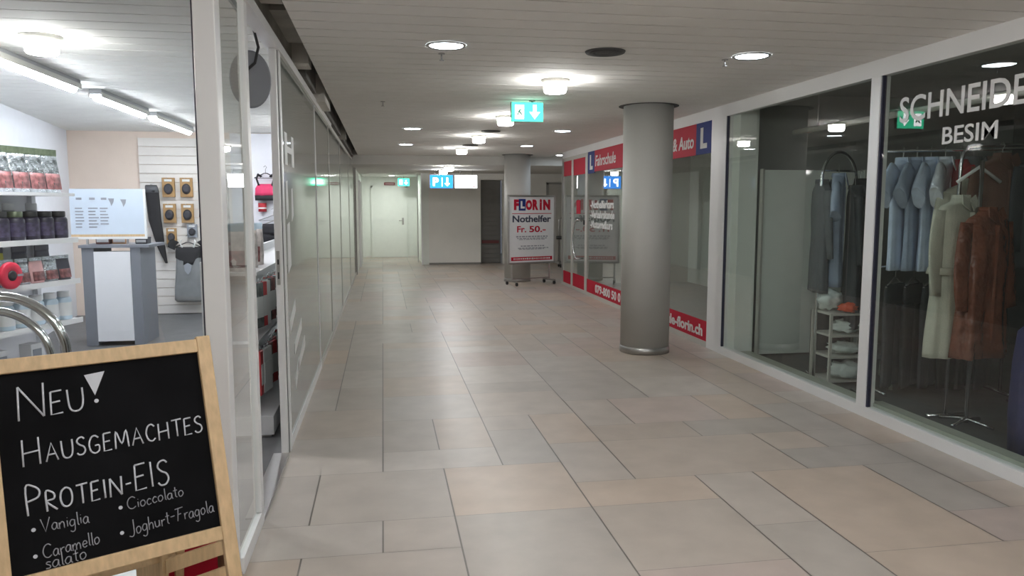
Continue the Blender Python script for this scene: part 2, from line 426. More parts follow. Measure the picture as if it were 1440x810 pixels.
B(XR + .06, XR + .16, -.5, 4.9, 0, .10).build('window_sill', M['sill'], wb)
B(XR + .20, XR + .22, -.5, 4.9, .013, .04).box(XR + .25, XR + .27, -.5, 4.9, .013, .04).build('floor_track', M['tailor_dark'], wb)
L = MB()
text_mesh(L, 'SCHNEIDER', (XR + .012, 4.67, 2.045), (0, -1, 0), (0, 0, 1), 1.17, .165, .010, .003)
L.build('shop_name', M['letter'], wb)
L = MB(); text_mesh(L, 'BESIM', (XR + .012, 4.26, 1.875), (0, -1, 0), (0, 0, 1), .43, .105, .010, .003)
L.build('owner_name', M['letter'], wb)
wr = sroot('wall_tailor', (5, 7.45, 0))
B(XR + .07, 6.8, 7.36, 7.5, 0, 2.65).build('wall_panel', M['tailor_wall'], wr)
struct(B(XR + .07, 3.64, 7.1, 7.36, 0, 2.62).build('trim_21', M['pale_panel']))
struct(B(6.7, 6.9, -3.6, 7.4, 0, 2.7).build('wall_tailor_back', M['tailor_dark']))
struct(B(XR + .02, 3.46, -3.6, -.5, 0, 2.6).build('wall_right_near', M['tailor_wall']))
# driving school front
fs = [(7.60, 12.5), (12.62, 13.52), (13.62, 14.22)]
wc = sroot('window_10', (XR + .03, 10, 0))
pane('pane', wc, M['glass'], XR + .012, XR + .024, 7.60, 12.5, .06, 2.385)
B(XR - .005, XR + .05, 7.6, 14.3, 0, .06).box(XR - .005, XR + .05, 12.5, 12.62, .06, 2.385).box(XR - .004, XR + .04, 10.1, 10.16, .06, 2.385).build('window_frame', M['frame_grey'], wc)
def strip(root, y0, y1, z0, z1, m, nm): return B(XR + .004, XR + .011, y0, y1, z0, z1).build(nm, m, root)
strip(wc, 8.02, 12.1, 2.05, 2.385, M['red'], 'red_banner_film')
strip(wc, 7.60, 8.02, 2.05, 2.385, M['blue'], 'blue_plate_film')
strip(wc, 12.1, 12.5, 2.03, 2.385, M['blue'], 'blue_plate_film')
strip(wc, 7.60, 12.5, .06, .275, M['red'], 'red_footer_film')
EX, EY = (0, -1, 0), (0, 0, 1)
def wtext(root, s, y, z, w, h, bold=.02, m='letter', nm='lettering', sh=0, x=XR + .004):
    q = MB(); text_mesh(q, s, (x, y, z), EX, EY, w, h, bold, .003, sh); return q.build(nm, M[m], root)
wtext(wc, 'L', 7.90, 2.11, .17, .22, .05)
wtext(wc, 'L', 12.38, 2.09, .17, .24, .05)
wtext(wc, 'Fahrschule', 12.05, 2.13, 1.10, .17, .015, sh=.15)
wtext(wc, '& Auto', 8.70, 2.13, .62, .15, .02, sh=.1)
wtext(wc, 'fahrschule-florin.ch', 9.42, .10, 1.70, .125, .03)
wtext(wc, '079-800 50 0', 11.98, .10, 1.35, .135, .03)
for s, z, w in (('-Nothelferkurs', 1.46, 1.30), ('-Verkehrskunde', 1.30, 1.34), ('-Motorradkurs', 1.14, 1.25)):
    wtext(wc, s, 12.34, z, w, .125, .035, x=XR + .012)
d6 = sroot('door_6', (XR + .03, 13.07, 0))
pane('pane', d6, M['glass'], XR + .012, XR + .024, 12.66, 13.48, .06, 2.32)
B(XR + .0, XR + .04, 12.62, 12.66, .06, 2.385).box(XR + .0, XR + .04, 13.48, 13.52, .06, 2.385).box(XR, XR + .04, 12.66, 13.48, 2.32, 2.385).build('door_frame', M['frame_grey'], d6)
strip(d6, 12.66, 13.48, 2.04, 2.32, M['red'], 'red_banner_film'); strip(d6, 12.66, 13.48, .06, .29, M['red'], 'red_footer_film')
strip(d6, 13.0, 13.25, 1.36, 1.60, M['red'], 'red_notice')
cpath = []
for k in range(17):
    t = -PI / 2 + PI * k / 16; cpath.append((XR - .10 - .0 * k, 12.80 + .28 * math.cos(t), .93 + .33 * math.sin(t)))
cpath = [(XR + .01, 12.80, .60)] + cpath + [(XR + .01, 12.80, 1.26)]
MB().tube(cpath, .016, 10).build('door_handle', M['chrome'], d6)
B(XR - .01, XR + .012, 12.67, 12.73, 1.18, 1.26).build('lock_plate', M['black'], d6)
w11 = sroot('window_11', (XR + .03, 13.9, 0))
pane('pane', w11, M['glass'], XR + .012, XR + .024, 13.62, 14.22, .06, 2.32)
B(XR + .0, XR + .04, 13.52, 13.62, .06, 2.385).box(XR, XR + .05, 14.22, 14.3, .06, 2.385).box(XR, XR + .04, 13.62, 14.22, 2.32, 2.385).build('window_frame', M['frame_grey'], w11)
strip(w11, 13.62, 14.22, 2.05, 2.32, M['red'], 'red_banner_film'); strip(w11, 13.62, 14.22, .06, .28, M['red'], 'red_footer_film')
struct(B(5.9, 6.1, 7.5, 14.25, 0, 2.6).build('wall_school', M['pale_panel']))
struct(B(5.0, 5.9, 9.6, 9.7, 0, 2.56).build('wall_school_partition', M['pale_panel']))

# ---- columns
def column(x, y, z1, r):
    c = sroot('column', (x, y, 0))
    MB().lathe([(r, .07), (r, z1)], (x, y, 0), 48).build('shaft', M['column'], c)
    MB().lathe([(r + .006, 0), (r + .006, .07)], (x, y, 0), 48).build('base_ring', M['steel'], c)
    MB().lathe([(r + .05, z1 - .004), (r + .05, z1 - .001)], (x, y, 0), 48).build('gap_shade_disc', M['groove'], c)  # dark disc stands in for the shaded ceiling gap around the shaft
column(2.66, 7.53, 2.5, .25)
column(2.64, 15.08, 2.5, .26)

# ---- sports shop shell
struct(B(-5, XL - .06, 11.2, 11.35, 0, 2.55).build('wall_shop_back', M['peach']))
struct(MB().obox((-3.52, 7.2, 1.275), (.04, 0, 0), (-.665, 4.05, 0), (0, 0, 1.275)).build('wall_shop_left', M['shop_wall']))
mb = MB()
for k in range(20): mb.box(-3.24, XL - .08, 11.165, 11.2, .02 + k * .12, .133 + k * .12)
struct(mb.build('trim_22', M['slat']))
struct(B(-2.05, XL - .08, 11.14, 11.164, .013, 2.49).build('trim_23', M['shop_wall']))

# ================================================================== LIGHTS
def cup_light(x, y, z, label, group='glass cup ceiling lights'):
    t = thing('ceiling_light', (x, y, z), label, 'ceiling light', group)
    MB().lathe([(.098, z - .032), (.104, z - .028), (.118, z - .006), (.118, z - .001)], (x, y, 0), 32).build('rim', M['frame_grey'], t)
    MB().lathe([(.055, z - .108), (.080, z - .104), (.090, z - .090), (.090, z - .033)], (x, y, 0), 28).build('glass_cup', M['cup'], t)
    return t
def spot_light(x, y, z, label, group='recessed round downlights'):
    t = thing('downlight', (x, y, z), label, 'ceiling light', group)
    mb = MB(); mb.lathe([(.10, z - .002), (.118, z - .010), (.128, z - .002), (.128, z - .001)], (x, y, 0), 36, cap=False).build('trim_ring', M['steel'], t)
    MB().lathe([(.105, z - .004), (.105, z - .002)], (x, y, 0), 36).build('lens', M['spot'], t)
    return t
for k, y in enumerate((6.09, 8.6, 11.02, 13.45, 16.0)):
    cup_light(1.37, y, 2.5 if y < 15.6 else 2.32, ['largest bright cup light in the middle row, above the green exit sign', 'bright cup light in the middle row just left of the green exit sign',
              'third nearest bright cup light of the middle ceiling row', 'fourth nearest bright cup light of the middle ceiling row', 'fifth nearest bright cup light, on the edge of the lower ceiling'][k])
cup_light(1.37, 17.6, 2.32, 'farthest bright cup light, in front of the blue parking sign')
for x, y in ((1.37, 2.6), (1.37, .6), (1.37, -1.6), (-2.9, .8), (.1, .9), (-.6, -.9)): cup_light(x, y, 2.5, 'unseen bright cup ceiling light above or behind the viewer')  # last three are added off the row to brighten corner post and chalkboard
for x, y, z, l in ((.41, 4.92, 2.5, 'large round recessed downlight left of the dark ceiling speaker'), (2.45, 4.92, 2.5, 'large round recessed downlight right of the dark ceiling speaker'),
                (.40, 10.2, 2.5, 'nearer of the two small downlights on the left of the ceiling'), (.39, 12.8, 2.5, 'farther of the two small downlights on the left of the ceiling'),
                (2.40, 10.2, 2.5, 'downlight on the right of the ceiling between the two columns'), (2.40, 12.8, 2.5, 'downlight just in front of the far column'),
                (3.5, 15.0, 2.5, 'dim downlight right of the far column'), (.26, 21.4, 2.32, 'downlight above the pale door at the end')):
    spot_light(x, y, z, l)
M['alcove_lens'] = emit_mat('alcove_lens', (.97, 1, .97), SPOT_POWER * 4.2)
for o in bpy.data.objects:
    if o.get('label') == 'downlight above the pale door at the end': recolor(o, 'lens', M['alcove_lens'])
for x, y in ((.41, 2.3), (2.45, 2.3), (.41, -.3), (2.45, -.3)): spot_light(x, y, 2.5, 'recessed downlight above or behind the viewer')
def speaker(x, y, label):
    t = thing('ceiling_speaker', (x, y, 2.49), label, 'speaker', 'round ceiling speakers')
    MB().lathe([(.10, 2.492), (.125, 2.488), (.132, 2.499)], (x, y, 0), 32, cap=False).build('rim', M['groove'], t)
    mb = MB().lathe([(.01, 2.488), (.105, 2.492)], (x, y, 0), 32)
    for r in (.03, .055, .08): mb.lathe([(r, 2.489), (r + .008, 2.486), (r + .016, 2.489)], (x, y, 0), 28, cap=False)
    mb.build('grille', M['groove'], t)
speaker(1.443, 4.94, 'dark round ceiling speaker between the two large downlights')
speaker(1.446, 10.33, 'small dark ceiling speaker beyond the green exit sign')
speaker(1.446, 12.78, 'farthest small dark ceiling speaker in the middle row')
def sprinkler(x, y, label):
    t = thing('sprinkler', (x, y, 2.5), label, 'sprinkler', 'ceiling sprinklers')
    MB().lathe([(.022, 2.493), (.022, 2.499)], (x, y, 0), 16).build('flange', M['steel'], t)
    MB().lathe([(.006, 2.455), (.006, 2.493)], (x, y, 0), 10).build('stem', M['steel'], t)
    MB().lathe([(.016, 2.452), (.016, 2.456)], (x, y, 0), 14).build('deflector', M['steel'], t)
sprinkler(.40, 5.18, 'small metal sprinkler beside the large left downlight')
sprinkler(2.33, 5.07, 'small metal sprinkler beside the large right downlight')
sprinkler(.02, 7.6, 'small sprinkler near the left ceiling edge')
# fluorescent strips in the sports shop
def strip_light(x, y0, y1, label):
    t = thing('fluorescent_light', (x, (y0 + y1) / 2, 2.5), label, 'ceiling light', 'fluorescent strips in the sports shop')
    B(x - .05, x + .05, y0, y1, 2.455, 2.498).build('housing', M['grey_plastic'], t)
    B(x - .055, x - .045, y0, y1, 2.43, 2.47).box(x + .045, x + .055, y0, y1, 2.43, 2.47).build('reflector', M['frame_grey'], t)
    MB().cyl((x, y0 + .03, 2.430), (x, y1 - .03, 2.430), .034, 18).build('tube', M['tube'], t)
for y0, y1, l in ((5.2, 6.74, 'nearest fluorescent strip light on the sports shop ceiling'), (7.2, 8.56, 'middle fluorescent strip light of the shop ceiling row'), (8.85, 10.45, 'farthest fluorescent strip light, next to the white corner post')):
    strip_light(-2.41, y0, y1, l)
strip_light(-.95, 9.0, 10.4, 'added fluorescent strip light hidden behind the filmed panes of the sports shop')  # unseen lamp, added to brighten the right part of the shop
cup_light(-1.97, 5.05, 2.5, 'round bright cup light on the sports shop ceiling')

# ================================================================== SIGNS IN THE CORRIDOR
t = thing('exit_sign', (1.37, 7.3, 2.30), 'large green lit exit sign hanging from the corridor ceiling', 'exit sign')
B(1.215, 1.525, 7.28, 7.32, 2.295, 2.48).build('housing', M['grey_plastic'], t)
for sgn, yy in ((-1, 7.28), (1, 7.32)):
    f = B(1.22, 1.52, min(yy, yy + sgn * .006), max(yy, yy + sgn * .006), 2.30, 2.475).build('lit_panel', M['green_lit'], t)
    yf = yy + sgn * .006; ex = (-sgn, 0, 0); xl = 1.37 + sgn * .12
    q = MB().prism([(0, 0), (.085, 0), (.085, .13), (0, .13)], (xl, yf, 2.322), ex, (0, 0, 1), .004); q.build('door_pictogram', M['white_lit'], f)
    q = MB().prism([(0, .13), (-.017, .13), (-.017, .065), (-.05, .065), (0, 0), (.05, .065), (.017, .065), (.017, .13)], (1.37 - sgn * .07, yf, 2.322), ex, (0, 0, 1), .004); q.build('arrow_pictogram', M['white_lit'], f)
    q = MB().prism([(.0, .02), (.02, .02), (.03, .045), (.05, .02), (.06, .03), (.038, .06), (.055, .065), (.05, .075), (.03, .075), (.02, .06), (.01, .055), (.022, .05)], (xl - sgn * .01, yf + sgn * .004, 2.335), ex, (0, 0, 1), .002)
    q.build('running_figure', FIG, f)
MB().cyl((1.42, 7.3, 2.48), (1.42, 7.3, 2.5), .008).lathe([(.03, 2.49), (.03, 2.499)], (1.42, 7.3, 0), 16).build('stem', M['steel'], t)
t = thing('parking_sign', (1.36, 18, 1.905), 'blue lit parking sign with P and arrow hanging at the far end', 'sign')
B(1.086, 1.628, 17.98, 18.06, 1.905, 2.215).build('housing', M['grey_plastic'], t)
f = B(1.095, 1.62, 17.972, 17.982, 1.912, 2.208).build('lit_panel', M['blue_lit'], t)
q = MB(); text_mesh(q, 'P', (1.16, 17.972, 1.96), (1, 0, 0), (0, 0, 1), .13, .19, .03, .004)
q.prism([(-.008, .20), (-.008, 0), (.008, 0), (.008, .20)], (1.37, 17.972, 1.95), (1, 0, 0), (0, 0, 1), .004)
q.prism([(0, 0), (.065, .07), (.02, .07), (.02, .20), (-.02, .20), (-.02, .07), (-.065, .07)], (1.49, 17.972, 1.95), (1, 0, 0), (0, 0, 1), .004)
q.build('pictogram', M['white_lit'], f)
for x in (1.2, 1.5): MB().cyl((x, 18.02, 2.2), (x, 18.02, 2.32), .008).build('hanger_rod', M['steel'], t)
t = thing('light_box_sign', (1.93, 18, 1.905), 'white lit sign box right of the blue parking sign', 'sign')
B(1.664, 2.195, 17.98, 18.06, 1.905, 2.215).build('housing', M['grey_plastic'], t)
f = B(1.672, 2.187, 17.972, 17.982, 1.912, 2.208).build('lit_panel', M['white_lit'], t)
B(2.10, 2.13, 17.969, 17.972, 1.93, 1.96).build('small_mark', M['red'], f)
for x in (1.8, 2.08): MB().cyl((x, 18.02, 2.2), (x, 18.02, 2.32), .008).build('hanger_rod', M['steel'], t)
t = thing('exit_sign', (.6, 22, 2.05), 'small green lit exit sign above the pale end door', 'exit sign')
B(.43, .76, 21.98, 22.02, 2.05, 2.27).build('housing', M['grey_plastic'], t)
f = B(.435, .755, 21.972, 21.981, 2.055, 2.265).build('lit_panel', M['green_lit'], t)
q = MB().box(.48, .56, 21.968, 21.972, 2.09, 2.23); q.prism([(0, 0), (.05, .06), (.015, .06), (.015, .13), (-.015, .13), (-.015, .06), (-.05, .06)], (.66, 21.972, 2.09), (1, 0, 0), (0, 0, 1), .004)
q.build('pictogram', M['white_lit'], f)
MB().cyl((.6, 22.0, 2.26), (.6, 22.0, 2.32), .01).build('stem', M['steel'], t)
t = thing('door_plate', (.19, 22.65, 1.80), 'small dark red plate above the pale end door', 'sign')
B(.05, .36, 22.64, 22.66, 2.09, 2.17).build('plate', mat('plate_red', (.28, .05, .06), .5, noise=.05), t)
B(.08, .33, 22.636, 22.64, 2.12, 2.135).build('text_line', M['letter'], t)
t = thing('warning_sign', (2.77, 19.95, .45), 'faint red strip on the dark shutter', 'sign')
B(2.55, 3.0, 19.95, 19.97, .52, .60).build('strip', mat('strip_red', (.20, .06, .06), .6), t)

# ---- poster stand of the driving school
sx = Vector((1.0, 0.38, 0)).normalized(); sn = Vector((sx.y, -sx.x, 0)); up = Vector((0, 0, 1))
S0 = Vector((2.30, 14.19, 0)); SW = 1.06
t = thing('poster_stand', tuple(S0 + sx * SW / 2), 'wheeled poster stand with red FLORiN poster in front of the far column', 'poster stand')
def P3(u, z, o=0): return S0 + sx * u + up * z + sn * o
mb = MB()
for u in (.015, SW - .015): mb.bar(P3(u, .40), P3(u, 1.70), .04, .035)
for z in (.415, 1.685): mb.bar(P3(.0, z), P3(SW, z), .04, .035)
mb.build('frame', M['steel'], t)
mb = MB().obox(P3(SW / 2, 1.05), sx * (SW / 2 - .03), sn * .008, up * .62); post = mb.build('poster', M['white'], t)
def ptext(s, u, z, w, h, m, bold=.02, nm='lettering', sh=0):
    q = MB(); text_mesh(q, s, P3(u, z, .008), sx, up, w, h, bold, .003, sh); return q.build(nm, M[m], post)
for ch, u, z, w, h in (('F', .13, 1.42, .11, .20), ('O', .39, 1.42, .14, .19), ('R', .54, 1.42, .13, .20), ('i', .70, 1.42, .05, .21), ('N', .78, 1.42, .16, .20)):
    ptext(ch, u, z, w, h, 'red', .07, 'logo_letter')
mb = MB().obox(P3(.31, 1.52, .010), sx * .075, sn * .002, up * .11); mb.build('logo_square', M['blue'], post)
q = MB(); text_mesh(q, 'L', P3(.275, 1.45, .012), sx, up, .09, .14, .06, .003); q.build('logo_letter', M['white'], post)
MB().obox(P3(SW / 2, 1.355, .009), sx * .44, sn * .002, up * .006).build('rule', M['red'], post)
ptext('Nothelfer', .10, 1.19, .86, .13, 'ink', .025)
ptext('Fr.', .20, 1.00, .20, .12, 'red', .02); ptext('50.-', .47, 1.00, .37, .12, 'red', .02, 'price')
for z, a, b, h in ((.92, .18, .86, .012), (.885, .20, .84, .008), (.865, .24, .80, .006), (.74, .28, .78, .010), (.70, .22, .86, .008), (.68, .24, .80, .006)):
    u = a; mb = MB()
    while u < b:
        w = random.uniform(.03, .09); mb.obox(P3(u + w / 2, z, .009), sx * w / 2, sn * .001, up * h); u += w + .018
    mb.build('text_line', M['ink_grey'], post)
MB().obox(P3(SW / 2, .50, .009), sx * .46, sn * .002, up * .035).build('red_footer', M['red'], post)
mb = MB(); u = .12
while u < .93:
    w = random.uniform(.015, .04); mb.obox(P3(u + w / 2, .50, .012), sx * w / 2, sn * .001, up * random.uniform(.008, .016)); u += w + .014
mb.build('footer_marks', M['letter'], post)
for u in (.09, SW - .13):
    leg = MB().bar(P3(u, .07), P3(u, .41), .03, .03).bar(P3(u, .08, .20), P3(u, .08, -.20), .03, .03).build('leg', M['steel'], t)
    for o in (.18, -.18):
        c = P3(u, .035, o)
        MB().cyl(c - sx * .012, c + sx * .012, .034, 16).bar(c, c + up * .05, .02, .02).build('castor', M['black'], leg)
MB().bar(P3(.11, .12), P3(SW - .15, .12), .02, .02).build('crossbar', M['steel'], t)
# dark closer / handle unit behind the stand
t = thing('service_trolley', (4.45, 18.3, 0), 'grey metal trolley with black grip behind the poster stand', 'trolley')
B(4.22, 4.62, 18.2, 18.5, .08, .14).build('deck', M['steel'], t)
MB().tube([(4.27, 18.45, .1), (4.27, 18.45, 1.15), (4.32, 18.45, 1.2), (4.54, 18.45, 1.2), (4.58, 18.45, 1.15), (4.58, 18.45, .1)], .02).build('push_frame', M['steel'], t)
MB().tube([(4.20, 18.42, .72), (4.66, 18.42, .72)], .045).build('grip', M['black'], t)
for x in (4.27, 4.57):
    for y in (18.24, 18.46): MB().cyl((x - .015, y, .04), (x + .015, y, .04), .04, 14).build('wheel', M['black'], t)

# ================================================================== CHALKBOARD SIGN
th, ph = .508, .304
bu = Vector((math.cos(th), math.sin(th), 0)); bn0 = Vector((math.sin(th), -math.cos(th), 0))
bd = Vector((0, 0, -1)) * math.cos(ph) + bn0 * math.sin(ph); bn = Vector((.464, -.834, .299)).normalized()
TR = Vector((-.598, 2.566, 1.034)); BW, BH = .55, .551; TL = TR - bu * BW
def BP(u, v, o=0): return TL + bu * u + bd * v + bn * o
t = thing('chalkboard_sign', (-.85, 2.5, 0), 'wooden A-frame chalkboard with handwritten ice cream offer', 'chalkboard')
brd = MB().obox(BP(BW / 2, BH / 2, -.008), bu * (BW / 2 + .01), bd * (BH / 2 + .01), bn * .006).build('board', M['board'], t)
FW = .042
def rail(a, b, nm, w=FW, d=.026): return MB().bar(a, b, w, d, bn).build(nm, M['wood'], t, bevel=.003)
vfl = (TL.z) / -bd.z    # distance along bd to floor from the top edge
rail(BP(0, -FW / 2), BP(BW, -FW / 2), 'top_rail')
rail(BP(0, BH + FW / 2), BP(BW, BH + FW / 2), 'bottom_rail')
rail(BP(BW + FW / 2, -.05), BP(BW + FW / 2, vfl - .004), 'front_leg')
rail(BP(-FW / 2, -.05), BP(-FW / 2, vfl - .004), 'front_leg')
rd = Vector((0, 0, -1)) * math.cos(.22) - bn0 * math.sin(.22); vr = (TL.z + .03) / -rd.z
for u in (.03, BW - .03):
    a = BP(u, -.03, -.03); rail(a, a + rd * (vr - .02), 'rear_leg', .03, .022)
a, b = BP(.03, -.03, -.03) + rd * .78, BP(BW - .03, -.03, -.03) + rd * .78
rail(a, b, 'rear_crossbar', .03, .02)
# single-stroke chalk alphabet
GL = {
 'N': (.8, [[(0, 0), (.05, 1)], [(.05, 1), (.7, .02)], [(.7, .02), (.75, 1.02)]]),
 'E': (.6, [[(.05, 1), (0, 0), (.5, .02)], [(.03, .52), (.42, .55)], [(.05, 1), (.52, 1.02)]]),
 'U': (.75, [[(0, 1), (.03, .3), (.15, .04), (.4, 0), (.58, .15), (.65, .5), (.65, 1)]]),
 'H': (.8, [[(0, 0), (.03, 1)], [(.66, 0), (.66, 1.02)], [(.02, .48), (.66, .52)]]),
 'A': (.8, [[(0, 0), (.36, 1), (.7, 0)], [(.13, .36), (.57, .38)]]),
 'S': (.6, [[(.5, .88), (.35, 1), (.12, .93), (.05, .75), (.2, .57), (.42, .45), (.5, .22), (.35, .03), (.12, .02), (0, .14)]]),
 'G': (.75, [[(.62, .86), (.42, 1), (.18, .92), (.02, .55), (.1, .15), (.35, 0), (.6, .12), (.62, .42), (.36, .42)]]),
 'M': (.95, [[(0, 0), (.1, 1), (.42, .25), (.75, 1), (.85, 0)]]),
 'C': (.7, [[(.6, .85), (.4, 1), (.15, .88), (.02, .5), (.13, .12), (.38, 0), (.6, .14)]]),
 'T': (.7, [[(0, 1), (.68, 1.03)], [(.34, 1), (.33, 0)]]),
 'P': (.65, [[(.05, 0), (.05, 1), (.35, .98), (.55, .8), (.48, .58), (.06, .48)]]),
 'R': (.7, [[(.05, 0), (.05, 1), (.35, .98), (.52, .8), (.46, .58), (.06, .5), (.62, 0)]]),
 'O': (.8, [[(.35, 1), (.1, .85), (0, .5), (.1, .12), (.35, 0), (.6, .14), (.68, .5), (.6, .86), (.35, 1)]]),
 'I': (.25, [[(.08, 0), (.08, 1)]]),
 '-': (.5, [[(.05, .48), (.38, .5)]]),
 ' ': (.35, []),
 'V': (.7, [[(0, 1), (.28, 0), (.62, 1.05)]]),
 'J': (.55, [[(.4, 1.05), (.4, .05), (.25, -.2), (.02, -.12)]]),
 'F': (.65, [[(.1, .0), (.22, .95)], [(-.05, .95), (.6, 1.0)], [(.16, .5), (.42, .53)]]),
 'a': (.5, [[(.36, .45), (.18, .5), (.02, .25), (.12, 0), (.3, .1), (.37, .45), (.38, .06), (.46, 0)]]),
 'n': (.5, [[(.02, .48), (.04, 0)], [(.04, .3), (.2, .5), (.34, .4), (.36, .0)]]),
 'i': (.22, [[(.08, .48), (.09, .02)], [(.09, .66), (.1, .7)]]),
 'g': (.5, [[(.36, .45), (.16, .5), (.02, .25), (.14, .02), (.33, .15), (.37, .48), (.36, -.25), (.2, -.42), (.03, -.32)]]),
 'l': (.22, [[(.08, 1), (.09, .06), (.17, 0)]]),
 'c': (.42, [[(.34, .42), (.18, .5), (.03, .25), (.14, .0), (.34, .08)]]),
 'o': (.48, [[(.2, .5), (.04, .35), (.08, .04), (.24, 0), (.38, .2), (.32, .44), (.2, .5)]]),
 't': (.36, [[(.15, .9), (.15, .1), (.26, 0)], [(0, .6), (.3, .62)]]),
 'h': (.5, [[(.05, 1), (.04, 0)], [(.04, .3), (.2, .5), (.34, .4), (.36, 0)]]),
 'u': (.5, [[(.02, .48), (.06, .08), (.2, 0), (.34, .15), (.36, .48), (.38, 0)]]),
 'r': (.38, [[(.04, .48), (.06, 0)], [(.06, .28), (.18, .46), (.32, .46)]]),
 'm': (.72, [[(.02, .48), (.04, 0)], [(.04, .3), (.18, .5), (.28, .38), (.29, 0)], [(.29, .3), (.44, .5), (.56, .38), (.58, 0)]]),
 'e': (.44, [[(.04, .24), (.34, .28), (.28, .46), (.14, .48), (.03, .24), (.14, .0), (.34, .08)]]),
 's': (.38, [[(.3, .44), (.14, .5), (.06, .38), (.26, .2), (.24, .03), (.02, .04)]]),
 'b': (.45, [[(.05, 1), (.04, .02), (.24, .0), (.36, .2), (.24, .44), (.05, .3)]]),
}
def chalk(name, s, u0, v0, u1, v1, h, width, m, small_caps=False):
    """write s from (u0, v0) to (u1, v1) (base line on the board), first letter height h"""
    sizes = [(1.0 if (i == 0 or not small_caps) else .68) for i in range(len(s))]
    if small_caps and '-' in s:
        k = s.index('-')
        for i in range(k + 1, len(s)): sizes[i] = .95
    gap = .10 if small_caps else 0
    tot = sum(GL[c][0] * z + gap for c, z in zip(s, sizes)) - .1 - gap
    L = math.hypot(u1 - u0, v1 - v0); dx, dy = (u1 - u0) / L, (v1 - v0) / L
    mb = MB(); x = 0; rnd = random.Random(len(s))
    for c, z in zip(s, sizes):
        w, strokes = GL[c]; jit = rnd.uniform(-.03, .03)
        for st in strokes:
            # subdivide into a smooth polyline
            pts = []
            for px, py in st:
                lx = (x + px * z) / tot * L; ly = (py * z + jit) * h
                pts.append((u0 + dx * lx + dy * 0, v0 + dy * lx - ly))
            fine = []
            for i in range(len(pts) - 1):
                p0 = pts[max(i - 1, 0)]; p1 = pts[i]; p2 = pts[i + 1]; p3 = pts[min(i + 2, len(pts) - 1)]
                seg = 1 if len(pts) < 4 else 4
                for q in range(seg):
                    a = q / seg
                    f = [.5 * (2 * p1[d] + (p2[d] - p0[d]) * a + (2 * p0[d] - 5 * p1[d] + 4 * p2[d] - p3[d]) * a * a + (3 * p1[d] - p0[d] - 3 * p2[d] + p3[d]) * a ** 3) for d in (0, 1)]
                    fine.append(f)
            fine.append(pts[-1])
            mb.tube([BP(a, b, -.001) for a, b in fine], width / 2, 6)
        x += w * z + gap
    return mb.build(name, m, brd)
CW = .0054
chalk('chalk_writing', 'NEU', .052, .134, .212, .128, .095, CW, M['chalk'], True)
MB().prism([(.224, .029), (.279, .024), (.247, .092)], TL, bu, bd, .0015).build('chalk_mark', M['chalk'], brd)
MB().lathe([(.0015, -.0005), (.006, .0005)], (0, 0, 0), 12).v
MB().prism([(.249 + .006 * math.cos(a * PI / 5), .109 + .006 * math.sin(a * PI / 5)) for a in range(10)], TL, bu, bd, .0015).build('chalk_mark', M['chalk'], brd)
chalk('chalk_writing', 'HAUSGEMACHTES', .052, .262, .532, .252, .074, CW * .9, M['chalk'], True)
chalk('chalk_writing', 'PROTEIN-EIS', .048, .397, .418, .389, .078, CW, M['chalk'], True)
def bullet(u, v): MB().prism([(u + .0055 * math.cos(a * PI / 5), v + .0055 * math.sin(a * PI / 5)) for a in range(10)], TL, bu, bd, .0015).build('chalk_mark', M['chalk'], brd)
for u, v, s, u1, v1, h in ((.060, .437, 'Vaniglia', .194, .446, .036), (.279, .429, 'Cioccolato', .454, .430, .034), (.275, .501, 'Joghurt-Fragola', .536, .499, .038), (.058, .508, 'Caramello', .215, .510, .036)):
    bullet(u, v); chalk('chalk_writing', s, u + .018, v + .011, u1, v1 + .004, h, CW * .55, M['chalk_faint'])
chalk('chalk_writing', 'salato', .079, .549, .178, .546, .036, CW * .55, M['chalk_faint'])
# crate of leaflets beneath
t = thing('leaflet_crate', (-.72, 2.86, 0), 'small wooden crate with red leaflets behind the chalkboard leg', 'crate')
cx, cy = -.72, 2.86
mb = MB()
for z in (.12, .22, .32, .42): mb.bar((cx - .14, cy - .12, z - .05), (cx + .10, cy - .12, z - .05), .012, .05)
mb.build('slats', M['wood'], t)
for dx in (-.14, .10): MB().box(cx + dx - .01, cx + dx + .01, cy - .12, cy + .12, 0, .41).build('side_panel', M['wood'], t)
B(cx - .13, cx + .09, cy - .11, cy + .11, .02, .04).build('bottom', M['wood'], t)
t2 = MB()
for k in range(8): t2.box(cx - .11, cx + .07, cy - .09 + k * .02, cy - .078 + k * .02,   .045, .36 + .01 * (k % 3))
t.rotation_euler = (0, 0, .65); lf = t2.build('leaflet_stack', M['red']); lf.rotation_euler = (0, 0, .65)
tag(lf, 'red leaflets standing in the wooden crate', 'leaflets')

